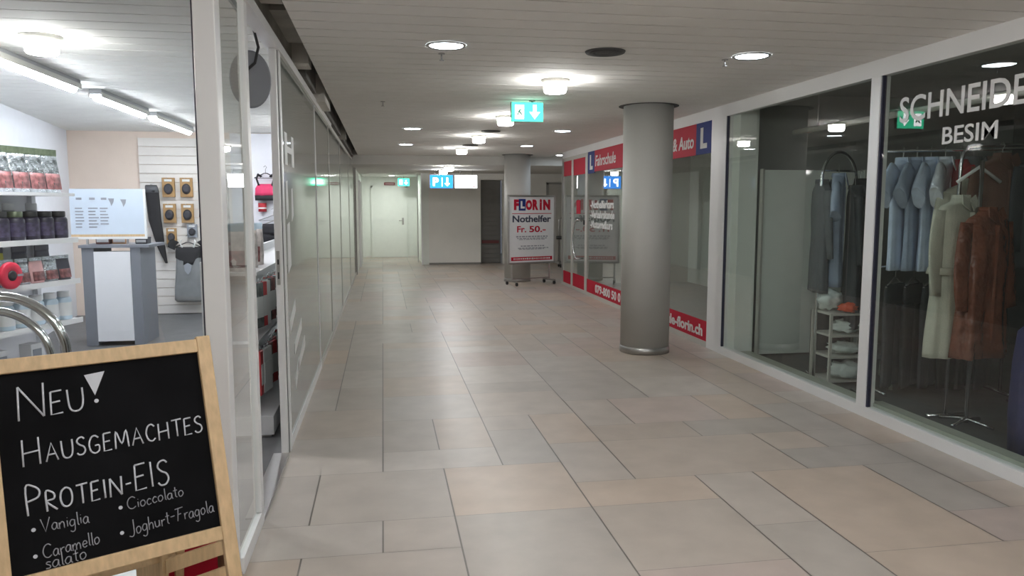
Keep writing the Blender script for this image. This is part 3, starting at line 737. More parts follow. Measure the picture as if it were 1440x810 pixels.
# ================================================================== CLOTHES
def cloth_mat(name, c, rough=.85, noise=.12): return mat(name, c, rough, noise=noise, nscale=9, bump=.25, bscale=120)
CL = {k: cloth_mat('cloth_' + k, c, r) for k, c, r in (('light_blue', (.58, .67, .84), .85), ('white', (.80, .84, .92), .85), ('grey_blue', (.34, .40, .52), .85), ('charcoal', (.055, .058, .065), .9),
      ('dark_grey', (.12, .125, .135), .9), ('black', (.02, .02, .024), .9), ('red', (.42, .03, .04), .8), ('beige', (.56, .55, .46), .85), ('brown_leather', (.30, .095, .05), .30),
      ('brown', (.17, .085, .06), .8), ('navy', (.02, .022, .10), .7), ('pink', (.62, .04, .13), .7), ('grey', (.22, .23, .24), .85))}
def rings(levels, amp=.12, folds=7, seed=0, n=44, grow=True):
    rnd = random.Random(seed); ph1, ph2, ph3 = (rnd.uniform(0, 6.28) for _ in range(3)); out = []
    z0, z1 = levels[0][0], levels[-1][0]
    # finer interpolation
    L = []
    for a, b in zip(levels, levels[1:]):
        k = max(1, int(abs(b[0] - a[0]) / .05))
        for i in range(k): t = i / k; L.append([a[j] + (b[j] - a[j]) * t for j in range(len(a))])
    L.append(list(levels[-1]))
    for lv in L:
        z, hw, hd = lv[:3]; cx = lv[3] if len(lv) > 3 else 0; cy = lv[4] if len(lv) > 4 else 0
        t = abs(z - z0) / max(abs(z1 - z0), 1e-6); f = amp * (t if grow else 1)
        r = []
        for j in range(n):
            a = 2 * PI * j / n
            m = 1 + f * (.55 * math.sin(folds * a + ph1 + 1.2 * t) + .35 * math.sin((folds * 2 - 1) * a + ph2 - t * 2)) + .04 * math.sin(9 * t + ph3 + a)
            s = math.copysign(abs(math.cos(a)) ** .8, math.cos(a)); q = math.copysign(abs(math.sin(a)) ** .8, math.sin(a))
            r.append((cx + hw * s * (1 + .25 * (m - 1)), cy + hd * q * m, z))
        out.append(r)
    return out
def sleeve(side, length, w0, w1, drop, seed, sh=.2, z=-.10, fw=.0):
    """tapering sleeve: from the shoulder point down and outwards"""
    rnd = random.Random(seed); rs = []; n = 20; K = 9; p = rnd.uniform(0, 6)
    for i in range(K):
        t = i / (K - 1)
        x = side * (sh + length * math.sin(drop) * t + .02 * math.sin(PI * t)); zz = z - .03 - length * math.cos(drop) * t
        w = w0 + (w1 - w0) * t; y = fw * t * t
        ring = []
        for j in range(n):
            a = 2 * PI * j / n; m = 1 + .10 * math.sin(3 * a + p + 5 * t) * (0.3 + t)
            ring.append((x + side * math.cos(drop) * w * math.cos(a) * m, y + w * .36 * math.sin(a) * m, zz + math.sin(drop) * w * math.cos(a) * .9))
        rs.append(ring)
    return rs
def hanger_bm(w=.2):
    mb = MB().tube([(0, 0, -.055), (0, 0, .0), (.018, 0, .028), (0, 0, .05), (-.022, 0, .03)], .003, 8)
    mb.tube([(-w, 0, -.12), (-.02, 0, -.055), (.02, 0, -.055), (w, 0, -.12)], .007, 8).tube([(-w, 0, -.12), (w, 0, -.12)], .004, 8)
    return mb
def upper_garment(name, label, cat, m, length, loc, rz, group=None, long_sleeve=False, belt=False, seed=1, sh=.2, hem=.27, hd=.07, collar=True, hanger=True, spread=.45, mat2=None, amp=.22):
    t = thing(name, (0, 0, 0), label, cat, group)
    if hanger: hanger_bm(sh - .02).build('hanger', M['steel'], t)
    lv = [(-.045, .055, .045), (-.07, .085, .05), (-.095, sh * .85, .05), (-.125, sh + .01, .052), (-.22, sh, hd), (-.22 - (length - .22) * .45, (sh + hem) / 2 - .01, hd), (-length, hem, hd * 1.15)]
    b = MB().loft(rings(lv, amp, 6, seed)).build('body', m, t)
    for s in (-1, 1):
        if long_sleeve: sl = sleeve(s, .56, .085, .055, .14, seed + s, sh - .02, fw=-.03)
        else: sl = sleeve(s, .28, .095, .115, spread, seed + s, sh - .03)
        MB().loft(sl).build('sleeve', mat2 or m, t)
    if collar:
        c = MB()
        for s in (-1, 1): c.prism([(0, 0), (s * .075, .03), (s * .09, -.035), (s * .02, -.075)] if s > 0 else [(0, 0), (-.02, -.075), (-.09, -.035), (-.075, .03)], (0, -.055, -.055), (1, 0, 0), (0, .25, 1), .006)
        c.lathe([(.058, -.06), (.055, -.025), (.048, -.025), (.05, -.06)], (0, 0, 0), 24, cap=False)
        c.build('collar', m, t)
        p = MB().box(-.012, .012, -hd * 1.12 - .004, -hd * .8, -length * .9, -.14)
        for k in range(5): p.lathe([(.006, 0), (.006, .003)], (0, -hd * 1.12 - .004, -.2 - k * (length - .35) / 5), 8)
        p.build('placket', m, t)
    if belt: MB().loft(rings([(-.50, sh + .035, hd * 1.25), (-.545, sh + .04, hd * 1.28)], .0)).build('belt', m, t)
    t.location = loc; t.rotation_euler = (0, 0, rz); return t
def trousers(name, label, m, loc, rz, length=.85, group=None, seed=3):
    t = thing(name, (0, 0, 0), label, 'trousers', group)
    hanger_bm(.19).build('hanger', M['steel'], t)
    MB().loft(rings([(-.105, .19, .022), (-.16, .195, .03), (-.26, .20, .034)], .05, 5, seed)).build('waist', m, t)
    for s in (-1, 1):
        MB().loft(rings([(-.25, .098, .032, s * .10), (-.5, .092, .03, s * .098), (-length, .085, .026, s * .095)], .18, 4, seed + s)).build('leg', m, t)
    t.location = loc; t.rotation_euler = (0, 0, rz); return t

CL['brown_leather'] = mat('leather', (.20, .066, .040), .26, noise=.2, nscale=5, bump=1.0, bscale=7, bdist=.06)
# ---- tailor: near pane (shirts, coats)
def rail(name, label, pts, r=.012, feet=()):
    t = thing(name, (pts[0][0], pts[0][1], 0), label, 'clothes rail')
    MB().tube(pts, r, 12).build('rail', M['chrome'], t)
    for (a, b) in feet: MB().tube([a, b], .014, 10).build('foot', M['chrome'], t)
    return t
R0, R1 = Vector((3.72, 5.28, 1.91)), Vector((4.55, 4.86, 1.91))
rl = rail('clothes_rail', 'long chrome clothes rail holding light shirts in the tailor window', [(3.66, 5.31, .03), (3.66, 5.31, 1.87), (3.69, 5.295, 1.905), R0, R1, (4.60, 4.835, 1.905), (4.63, 4.82, 1.87), (4.63, 4.82, .03)],
     feet=(((3.62, 5.11, .03), (3.70, 5.51, .03)), ((4.58, 4.62, .03), (4.68, 5.02, .03))))
for k, (f, m, lab) in enumerate(((.14, 'light_blue', 'leftmost pale blue short-sleeved shirt on the rail, next to the white post'), (.24, 'grey_blue', 'second shirt from the left on the rail, greyer than its neighbours'),
                                 (.34, 'light_blue', 'third shirt from the left on the rail, pale blue with open collar'), (.44, 'white', 'rightmost and whitest short-sleeved shirt on the rail, in front'))):
    p = R0 + (R1 - R0) * f
    upper_garment('shirt', lab, 'shirt', CL[m], .86, (p.x, p.y, p.z - .025), .62 + .05 * k, 'short-sleeved shirts on the tailor rail', seed=k + 2, sh=.20, hem=.19, hd=.038, spread=.78)
p = R0 + (R1 - R0) * .56
upper_garment('blouse', 'red blouse hanging behind the pale shirts in the tailor window', 'blouse', CL['red'], .62, (p.x, p.y + .02, p.z - .025), 1.25, seed=9, hd=.045, sh=.17, hem=.18, collar=False)
p = R0 + (R1 - R0) * .66
upper_garment('jacket', 'dark grey jacket hanging right of the red blouse', 'jacket', CL['dark_grey'], .8, (p.x, p.y + .03, p.z - .025), 1.2, long_sleeve=True, seed=12, hd=.05, sh=.19, hem=.2)
p = R0 + (R1 - R0) * .8
upper_garment('jacket', 'brown jacket hanging at the right end of the shirt rail', 'jacket', CL['brown'], .85, (p.x, p.y + .03, p.z - .025), 1.1, long_sleeve=True, seed=14, hd=.05, sh=.2, hem=.21)
# low rail with dark trousers
Q0, Q1 = Vector((3.90, 5.50, 1.02)), Vector((4.80, 5.26, 1.02))
rail('clothes_rail', 'low dark rail of black trousers under the pale shirts', [(3.88, 5.505, .03), (3.88, 5.505, 1.0), Q0, Q1, (4.82, 5.255, 1.0), (4.82, 5.255, .03)], feet=(((3.85, 5.30, .03), (3.91, 5.70, .03)), ((4.79, 5.06, .03), (4.85, 5.46, .03))))
names = ['leftmost dark trousers on the low rail', 'second dark trousers from the left on the low rail', 'third dark trousers on the low rail under the shirts', 'fourth dark trousers on the low rail', 'fifth dark trousers on the low rail', 'rightmost dark trousers on the low rail beside the pale coat']
for k in range(6):
    p = Q0 + (Q1 - Q0) * (.12 + .15 * k)
    trousers('trousers', names[k], CL[['charcoal', 'black', 'charcoal', 'black', 'black', 'charcoal'][k]], (p.x, p.y, p.z - .03), .60, .92, 'dark trousers on the low rail', seed=k)
# dark bundle lying on the low rail
mb = MB(); rnd = random.Random(5); rs = []
for i in range(13):
    a = i / 12; c = Q0 + (Q1 - Q0) * (.08 + .6 * a); r = []
    for j in range(18):
        b = 2 * PI * j / 18; m = 1 + .25 * math.sin(3 * b + 4 * a) + .15 * math.sin(5 * b - 9 * a)
        s = math.sin(PI * min(max(a, .06), .94)) ** .5
        r.append((c.x + .02 * math.cos(b), c.y + .12 * m * s * math.cos(b), c.z + .11 + .075 * m * s * math.sin(b)))
    rs.append(r)
tag(mb.loft(rs).build('cloth_bundle', CL['black']), 'black cloth bundle lying over the low rail below the shirts', 'clothes')
# dress stand with pale trench coat and brown leather coat
DS = Vector((3.90, 4.52, 0))
t = thing('dress_stand', tuple(DS), 'chrome stand carrying the pale coat and brown leather coat', 'garment stand')
MB().tube([DS + Vector((0, 0, .03)), DS + Vector((0, 0, 1.80))], .014, 12).build('pole', M['chrome'], t)
b = MB()
for k in range(4): a = k * PI / 2 + .4; b.tube([DS + Vector((0, 0, .06)), DS + Vector((.18 * math.cos(a), .18 * math.sin(a), .03))], .012, 8)
b.build('base', M['chrome'], t)
MB().tube([DS + Vector((-.16, .02, 1.66)), DS + Vector((0, .02, 1.76)), DS + Vector((.16, .02, 1.66))], .012, 8).build('shoulder_bar', M['frame'], t)
hr = thing('clothes_rail', (3.85, 4.66, 0), 'thin chrome rail post with curved corner beside the brown leather coat', 'clothes rail')
MB().tube([(3.90, 4.72, .03), (3.89, 4.70, 1.78), (3.905, 4.70, 1.86), (3.94, 4.70, 1.90), (4.0, 4.70, 1.915), (4.75, 4.62, 1.915), (4.83, 4.61, 1.90), (4.86, 4.60, 1.84), (4.86, 4.60, .03)], .012, 12).build('rail', M['chrome'], hr)
MB().tube([(3.75, 4.72, .03), (4.05, 4.72, .03)], .014).build('foot', M['chrome'], hr); MB().tube([(4.7, 4.6, .03), (5.0, 4.6, .03)], .014).build('foot', M['chrome'], hr)
upper_garment('trench_coat', 'pale beige belted coat hanging left of the brown leather coat', 'coat', CL['beige'], 1.10, (DS.x - .10, DS.y + .05, 1.60), .35, long_sleeve=True, belt=True, seed=21, sh=.22, hem=.27, hd=.09, hanger=False)
lc = upper_garment('leather_coat', 'shiny brown leather coat draped over the pale coat', 'coat', CL['brown_leather'], 1.00, (DS.x - .05, DS.y - .13, 1.52), .30, seed=25, long_sleeve=True, sh=.20, hem=.23, hd=.075, hanger=False, mat2=CL['brown_leather'], amp=.5)
upper_garment('jacket', 'dull brown jacket hanging high behind the leather coat', 'jacket', CL['brown'], .75, (4.17, 4.66, 1.885), .15, seed=31, long_sleeve=True, sh=.2, hem=.21)
upper_garment('jacket', 'black jacket hanging at the right edge behind the leather coat', 'jacket', CL['charcoal'], .8, (4.42, 4.62, 1.885), .3, seed=32, long_sleeve=True, sh=.2, hem=.21)
upper_garment('coat', 'long pale coat behind the brown leather coat, its cuff showing at right', 'coat', CL['beige'], 1.25, (4.10, 4.86, 1.72), .1, seed=33, long_sleeve=True, sh=.2, hem=.22, hanger=False)
t = thing('garment_bag', (3.70, 3.86, 0), 'dark blue garment bag hanging at the right edge of the tailor window', 'garment bag')
MB().loft([[(3.72 + a * math.cos(2 * PI * j / 24) * (1 + .08 * math.sin(5 * j)), 3.78 + .12 * b_ * math.sin(2 * PI * j / 24), z) for j in range(24)] for z, a, b_ in ((.05, .13, 1), (.3, .14, 1.1), (.6, .14, 1), (.78, .12, .9), (.86, .04, .4))]).build('bag', CL['navy'], t)
MB().tube([(3.72, 3.78, .85), (3.72, 3.78, .95), (3.74, 3.78, .97)], .006, 8).build('hook', M['steel'], t)
# shelf rails behind the near pane
t = thing('storage_rack', (5.2, 3.4, 0), 'dark shelf rack deep inside the tailor shop', 'rack')
for x in (4.7, 6.3):
    for y in (3.2, 3.7): B(x - .02, x + .02, y - .02, y + .02, .013, 2.1).build('post', M['tailor_dark'], t)
for z in (.4, 1.1, 1.85): B(4.68, 6.32, 3.18, 3.72, z, z + .03).build('shelf', M['tailor_wall'], t)
t = thing('ceiling_rail', (5.0, 4.0, 2.5), 'pale tube rail hung under the tailor shop ceiling', 'rail')
MB().tube([(3.9, 6.9, 2.20), (3.9, 1.0, 2.20)], .025, 12).build('tube', M['frame_grey'], t)
for y in (6.5, 4.2, 1.8): MB().tube([(3.9, y, 2.2), (3.9, y, 2.62)], .008, 8).build('hanger_rod', M['steel'], t)

# ---- tailor: far pane (arched rack, shelf, pale partition)
t = thing('partition_screen', (4.2, 7.2, 0), 'pale partition screen standing behind the arched clothes rack', 'screen')
B(3.67, 4.75, 7.02, 7.06, .03, 1.85).build('panel', M['pale_panel'], t)
B(3.65, 3.67, 7.01, 7.07, .013, 1.86).box(4.74, 4.76, 7.01, 7.07, .013, 1.86).build('edge_trim', M['frame_grey'], t)
ax = Vector((3.85, 6.05, 0)); ad = Vector((.92, .38, 0)).normalized(); ar = .235
t = thing('clothes_rack', tuple(ax), 'arched chrome clothes rack with dark coats in the tailor window', 'clothes rack')
pts = [ax - ad * ar + Vector((0, 0, .03))]
for k in range(15):
    a = PI - PI * k / 14; pts.append(ax + ad * ar * math.cos(a) + Vector((0, 0, 1.72 + ar * math.sin(a))))
pts.append(ax + ad * ar + Vector((0, 0, .03)))
MB().tube(pts, .013, 12).build('arch', M['chrome'], t)
for s_ in (-1, 1): MB().tube([ax + ad * ar * s_ + Vector((.08, .25, .025)), ax + ad * ar * s_ + Vector((-.06, -.22, .025))], .012, 8).build('foot', M['chrome'], t)
MB().tube([ax - ad * ar + Vector((0, 0, 1.80)), ax + ad * ar + Vector((0, 0, 1.80))], .010, 10).build('hanging_bar', M['chrome'], t)
a0 = math.atan2(ad.y, ad.x)
upper_garment('coat', 'dark grey coat hanging at the left of the arched rack', 'coat', CL['dark_grey'], .98, (ax.x - .17, ax.y - .02, 1.75), a0 + .9, long_sleeve=True, seed=41, hd=.05, sh=.17, hem=.18, hanger=True)
upper_garment('shirt', 'blue-grey short-sleeved shirt on the arched rack', 'shirt', CL['grey_blue'], .98, (ax.x - .07, ax.y - .10, 1.80), a0 + .55, seed=42, hd=.05, sh=.17, hem=.10, spread=.45)
upper_garment('coat', 'long charcoal coat in front on the arched rack', 'coat', CL['charcoal'], 1.22, (ax.x + .06, ax.y - .14, 1.70), a0 + .75, long_sleeve=True, seed=43, hd=.055, sh=.17, hem=.20)
upper_garment('coat', 'black coat at the right of the arched rack beside the white post', 'coat', CL['black'], 1.25, (ax.x + .19, ax.y - .02, 1.76), a0 + 1.0, long_sleeve=True, seed=44, hd=.05, sh=.16, hem=.18)
# low shelf with bags
t = thing('shelf_unit', (3.82, 5.9, 0), 'low white shelf unit filled with plastic bags behind the tailor window', 'shelf unit')
SH = (3.62, 4.02, 5.72, 6.02)
for x in (SH[0], SH[1] - .02):
    for y in (SH[2], SH[3] - .02): B(x, x + .02, y, y + .02, .015, .62).build('upright', M['frame_grey'], t)
for z in (.04, .24, .42, .60): B(SH[0] + .02, SH[1] - .02, SH[2], SH[3] - .01, z, z + .018).build('shelf', M['frame_grey'], t)
B(SH[0], SH[1], SH[3] - .01, SH[3], .015, .62).build('back_panel', M['tailor_dark'], t)
def crumple(name, c, r, m, label, cat, seed, group=None, squash=.75):
    rnd = random.Random(seed); bm = bmesh.new(); bmesh.ops.create_icosphere(bm, subdivisions=3, radius=1)
    mb = MB(); vs = []
    for v in bm.verts:
        p = v.co; k = 1 + .18 * math.sin(7 * p.x + seed) * math.sin(6 * p.y + 2 * seed) + .14 * math.sin(11 * p.z + 3 * seed + 4 * p.x) + rnd.uniform(-.05, .05)
        vs.append((c[0] + p.x * r[0] * k, c[1] + p.y * r[1] * k, c[2] + max(p.z, -.75) * r[2] * k * squash + r[2] * squash * .75))
    mb.add(vs, [tuple(v.index for v in f.verts) for f in bm.faces], True); bm.free()
    z0 = min(v[2] for v in mb.v); mb.v = [(x, y, z - z0 + c[2]) for x, y, z in mb.v]
    return tag(mb.build(name, m), label, cat, group)
plast = mat('plastic_white', (.72, .78, .76), .25, noise=.1, nscale=12); orange = mat('plastic_orange', (.75, .10, .03), .4, noise=.08)
crumple('plastic_bag', (3.72, 5.92, .622), (.10, .08, .13), plast, 'clear white plastic bag on top of the low shelf', 'plastic bag', 2, 'plastic bags on the low shelf')
crumple('orange_bag', (3.80, 5.76, .622), (.08, .06, .055), orange, 'bright orange bag on top of the low shelf', 'plastic bag', 5)
crumple('plastic_bag', (3.84, 5.84, .442), (.13, .10, .08), plast, 'pale plastic bag in the upper compartment of the low shelf', 'plastic bag', 3, 'plastic bags on the low shelf')
crumple('plastic_bag', (3.84, 5.84, .262), (.14, .10, .07), plast, 'pale plastic bag in the middle compartment of the low shelf', 'plastic bag', 4, 'plastic bags on the low shelf')
crumple('plastic_bag', (3.82, 5.80, .062), (.14, .10, .10), plast, 'white plastic bag at the bottom of the low shelf', 'plastic bag', 7, 'plastic bags on the low shelf')
# curved back of a chair
t = thing('chair', (4.3, 5.65, 0), 'low dark padded chair with pale curved frame beside the low shelf', 'chair')
o = Vector((4.22, 5.55, 0)); cd = Vector((.95, .3, 0)).normalized(); cn = Vector((-.3, .95, 0)).normalized()
pts = [o - cd * .2 + Vector((0, 0, .02)), o - cd * .2 + Vector((0, 0, .42))]
for k in range(11): a = PI - PI * k / 10; pts.append(o + cd * .2 * math.cos(a) + Vector((0, 0, .46 + .18 * math.sin(a))))
pts += [o + cd * .2 + Vector((0, 0, .42)), o + cd * .2 + Vector((0, 0, .02))]
MB().tube(pts, .014, 10).build('back_frame', M['sill'], t)
MB().obox(o + Vector((0, 0, .45)), cd * .17, cn * .02, (0, 0, .13)).build('backrest', CL['charcoal'], t, bevel=.02)
MB().obox(o + cn * .22 + Vector((0, 0, .27)), cd * .2, cn * .2, (0, 0, .03)).build('seat', CL['charcoal'], t, bevel=.015)
for s in (-1, 1): MB().tube([o + cd * .19 * s + cn * .40 + Vector((0, 0, .02)), o + cd * .19 * s + cn * .38 + Vector((0, 0, .25))], .013, 8).build('leg', M['sill'], t)

# ================================================================== SPORTS SHOP CONTENTS
def hung_wall(x, z): return x, z
# ---- pegged packs on the slatwall
packm = mat('pack_kraft', (.40, .24, .10), .6, noise=.15); packd = mat('pack_dark', (.035, .035, .045), .5, noise=.2); packg = mat('pack_grey', (.30, .32, .36), .5, noise=.1)
def pack(x, z, label, m1=packm, w=.16, h=.26, first=[None]):
    t = thing('hanging_pack', (x, 11.12, z), label, 'pack', 'packs hanging on the slat wall')
    B(x - w / 2, x + w / 2, 11.09, 11.13, z, z + h).build('card', m1, t, bevel=.004)
    MB().loft([[(x + w * .36 * s * math.cos(a), 11.09 - d, z + h * .42 + h * .28 * s * math.sin(a)) for a in [2 * PI * k / 20 for k in range(20)]] for s, d in ((1, 0), (.9, .03), (.55, .045))]).build('blister', packd, t)
    B(x - w * .3, x + w * .3, 11.086, 11.09, z + h * .8, z + h * .92).build('label_strip', M['letter'], t)
    MB().tube([(x, 11.16, z + h * .97), (x, 11.02, z + h * .97), (x, 11.0, z + h * .99)], .004, 8).build('peg', M['chrome'], t)
pack(-2.86, 1.62, 'upper left brown pack hanging on the slat wall'); pack(-2.63, 1.62, 'upper right brown pack hanging on the slat wall')
pack(-2.86, 1.27, 'middle left brown pack hanging on the slat wall'); pack(-2.63, 1.27, 'middle right brown pack hanging on the slat wall')
pack(-2.85, .98, 'small brown pack hanging lowest on the slat wall', w=.13, h=.22); pack(-2.58, 1.07, 'grey pack hanging above the dark tank dress', packg, .13, .18)
t = thing('fitness_sleeve', (-3.05, 11.1, .75), 'long dark tapered sleeve hanging left of the brown packs', 'sports sleeve')
MB().loft(rings([(1.78, .07, .03, -3.08, 11.10), (1.70, .085, .045, -3.07, 11.10), (1.3, .08, .045, -3.05, 11.10), (.95, .05, .035, -2.99, 11.10), (.72, .015, .015, -2.93, 11.10)], .1, 4, 3, grow=False)).build('sleeve', CL['black'], t)
MB().loft(rings([(1.77, .078, .042, -3.08, 11.10), (1.68, .09, .05, -3.07, 11.10)], 0, 4)).build('cuff', CL['dark_grey'], t)
MB().tube([(-3.08, 11.16, 1.79), (-3.08, 11.05, 1.79)], .004).build('peg', M['chrome'], t)
t = thing('fitness_sleeve', (-2.36, 11.1, 1.3), 'dark brown sleeve hanging half hidden by the white corner post', 'sports sleeve')
MB().loft(rings([(1.84, .03, .03, -2.33, 11.10), (1.6, .10, .05, -2.36, 11.10), (1.35, .10, .04, -2.38, 11.10), (1.25, .03, .02, -2.36, 11.1)], .1, 4, 6, grow=False)).build('sleeve', CL['brown'], t)
MB().tube([(-2.33, 11.16, 1.85), (-2.33, 11.05, 1.85)], .004).build('peg', M['chrome'], t)
# ---- tank dress on hanger
t = thing('tank_dress', (-2.63, 11.05, 1.03), 'dark grey tank dress with striped straps on a hanger', 'dress')
hb = hanger_bm(.17); hb.v = [(x - 2.63, y + 11.05, z + 1.06) for x, y, z in hb.v]; hb.build('hanger', M['black'], t)
MB().loft(rings([(.93, .16, .03, -2.63, 11.05), (.83, .16, .05, -2.63, 11.05), (.6, .17, .06, -2.63, 11.05), (.35, .20, .06, -2.63, 11.05), (.22, .205, .05, -2.63, 11.05), (.19, .17, .04, -2.63, 11.05)], .12, 5, 2)).build('body', CL['grey'], t)
MB().loft(rings([(.935, .165, .034, -2.63, 11.05), (.80, .168, .056, -2.63, 11.05), (.70, .10, .062, -2.63, 11.05)], .05, 5, 2)).build('bodice', CL['black'], t)
for s in (-1, 1):
    MB().tube([(-2.63 + s * .06, 11.04, .90), (-2.63 + s * .10, 11.03, 1.0), (-2.63 + s * .09, 11.07, 1.03)], .018, 8, flat=.5).build('strap', M['letter'], t)
    MB().loft(sleeve(s, .12, .055, .05, .5, 4, .16, 0.0)).build('sleeve', CL['black'], t).location += Vector((-2.63, 11.05, 1.06))
MB().prism([(0, .08), (.05, .05), (.04, -.03), (0, -.08), (-.04, -.03), (-.05, .05)], (-2.63, 10.985, .65), (1, 0, 0), (0, 0, 1), .004).build('crest', packg, t)
# ---- pink bra top
t = thing('sports_bra', (-1.58, 11.05, 1.55), 'pink and black sports bra on a hanger seen through the shop door', 'sports bra')
hb = hanger_bm(.15); hb.v = [(x - 1.58, y + 11.05, z + 2.0) for x, y, z in hb.v]; hb.build('hanger', M['black'], t)
MB().loft(rings([(1.80, .105, .03, -1.58, 11.05), (1.74, .14, .055, -1.58, 11.05), (1.64, .15, .06, -1.58, 11.05)], .04, 3, 2)).build('cups', CL['pink'], t)
MB().loft(rings([(1.645, .152, .062, -1.58, 11.05), (1.575, .148, .06, -1.58, 11.05)], 0)).build('band', CL['black'], t)
for s in (-1, 1): MB().tube([(-1.58 + s * .09, 11.02, 1.78), (-1.58 + s * .115, 11.01, 1.87), (-1.58 + s * .10, 11.04, 1.93), (-1.58 + s * .06, 11.07, 1.9)], .022, 8, flat=.6).build('strap', CL['black'], t)
t = thing('wrist_wrap', (-1.63, 11.1, 1.42), 'small red and grey wrist wrap hanging under the pink bra', 'wrist wrap')
MB().lathe([(.03, 1.42), (.055, 1.42), (.055, 1.54), (.03, 1.54)], (-1.64, 11.08, 0), 20).build('band', CL['red'], t)
MB().lathe([(.056, 1.46), (.059, 1.47), (.056, 1.48)], (-1.64, 11.08, 0), 20, cap=False).build('stripe', M['letter'], t)
hb = hanger_bm(.2); hb.v = [(x - 1.50, y + 11.1, z + 1.42) for x, y, z in hb.v]
tag(hb.build('clothes_hanger', M['grey_plastic']), 'empty grey hanger between the pink bra and black leggings', 'hanger')
t = trousers('leggings', 'black leggings hanging under the pink sports bra', CL['black'], (-1.45, 11.03, 1.36), 0, .72, seed=8); t['category'] = 'leggings'
t = upper_garment('sports_shirt', 'grey patterned sports shirt hanging below the leggings', 'shirt', CL['grey'], .42, (-1.62, 11.0, .78), .2, seed=51, sh=.13, hem=.16, collar=False)
t = upper_garment('sports_shirt', 'pale sports shirt hanging right of the grey patterned shirt', 'shirt', CL['white'], .42, (-1.33, 11.0, .78), .2, seed=52, sh=.13, hem=.15, collar=False)
# ---- counter with menu board
t = thing('sales_counter', (-2.85, 9, 0), 'white fronted sales counter with grey ends below the menu board', 'counter')
B(-3.02, -2.66, 8.70, 8.73, .06, 1.02).build('front_panel', M['shelf'], t)
B(-3.14, -3.02, 8.71, 9.25, .013, 1.06).build('end_panel', M['counter_grey'], t); B(-2.66, -2.56, 8.71, 9.25, .013, 1.06).build('end_panel', M['counter_grey'], t)
B(-3.16, -2.46, 8.68, 9.28, 1.06, 1.09).build('worktop', M['counter_grey'], t)
B(-3.02, -2.66, 8.74, 9.2, .06, 1.0).build('carcass', M['grey_plastic'], t)
t = thing('menu_board', (-2.86, 8.78, 1.09), 'white drinks menu board with grey text standing on the counter', 'menu board')
mn = B(-3.25, -2.52, 8.77, 8.785, 1.20, 1.68).build('panel', mat('menu_panel', (.60, .68, .78), .4, noise=.03), t)
B(-3.25, -2.52, 8.765, 8.79, 1.175, 1.20).build('wood_strip', M['wood'], t); B(-3.27, -2.50, 8.76, 8.795, 1.15, 1.175).build('lower_rail', M['frame'], t)
B(-2.52, -2.50, 8.765, 8.79, 1.175, 1.68).build('side_rail', M['frame'], t)
for x in (-3.1, -2.7): B(x - .01, x + .01, 8.77, 8.79, 1.09, 1.16).build('leg', M['steel'], t)
rnd = random.Random(3)
for cx_, w, n in ((-3.20, .10, 7), (-3.07, .10, 7), (-2.955, .09, 6)):
    mb = MB().box(cx_ + .015, cx_ + .07, 8.767, 8.77, 1.565, 1.588)
    for k in range(n): mb.box(cx_, cx_ + w * rnd.uniform(.6, 1), 8.767, 8.77, 1.47 - k * .033, 1.482 - k * .033)
    mb.build('text_column', M['ink_grey'], mn)
for x, y in ((-2.84, 1.55), (-2.72, 1.54)):
    MB().prism([(-.03, .03), (.03, .03), (.022, -.01), (.0, -.05), (-.01, -.01)], (x, 8.77, y), (1, 0, 0), (0, 0, 1), .003).build('drink_icon', M['ink_grey'], mn)
def carton(x0, x1, y0, y1, z, h, m, label):
    t = thing('carton', ((x0 + x1) / 2, (y0 + y1) / 2, z), label, 'box', 'small boxes on the sales counter')
    B(x0, x1, y0, y1, z, z + h).build('body', m, t, bevel=.003)
    B(x0 - .002, x1 + .002, y0 - .002, y1 + .002, z + h * .78, z + h).build('lid', m, t)
    B(x0 + .01, x1 - .01, y0 - .004, y0 - .001, z + h * .2, z + h * .6).build('label_strip', M['letter'], t)
carton(-3.06, -2.92, 8.90, 9.0, 1.091, .10, mat('box_brown', (.16, .06, .05), .6, noise=.1), 'dark brown box on the counter under the menu board')
carton(-2.90, -2.76, 8.92, 9.02, 1.091, .085, mat('box_orange', (.60, .33, .18), .6, noise=.1), 'orange box on the counter under the menu board')
carton(-2.66, -2.54, 8.9, 9.05, 1.091, .07, packd, 'black box at the right end of the counter')
# ---- chrome double rail behind the window
t = thing('handrail', (-1.6, 3.5, 0), 'curved chrome double handrail behind the shop window', 'handrail')
def bend(x1, ztop, r, y, x0=-2.3):
    pts = [(x0, y, ztop)]
    for k in range(13): a = PI / 2 - PI / 2 * k / 12; pts.append((x1 - r + r * math.cos(a), y, ztop - r + r * math.sin(a)))
    pts.append((x1, y, .013)); return pts
MB().tube(bend(-1.345, 1.125, .25, 3.50), .021, 16).build('outer_tube', M['chrome'], t)
MB().tube(bend(-1.405, 1.065, .22, 3.50), .018, 16).build('inner_tube', M['chrome'], t)
for x in (-1.345, -1.405): MB().lathe([(.035, .013), (.035, .02)], (x, 3.5, 0), 20).build('floor_flange', M['chrome'], t)
MB().tube([(-2.3, 3.5, .013), (-2.3, 3.5, 1.125)], .021, 14).build('end_post', M['chrome'], t)

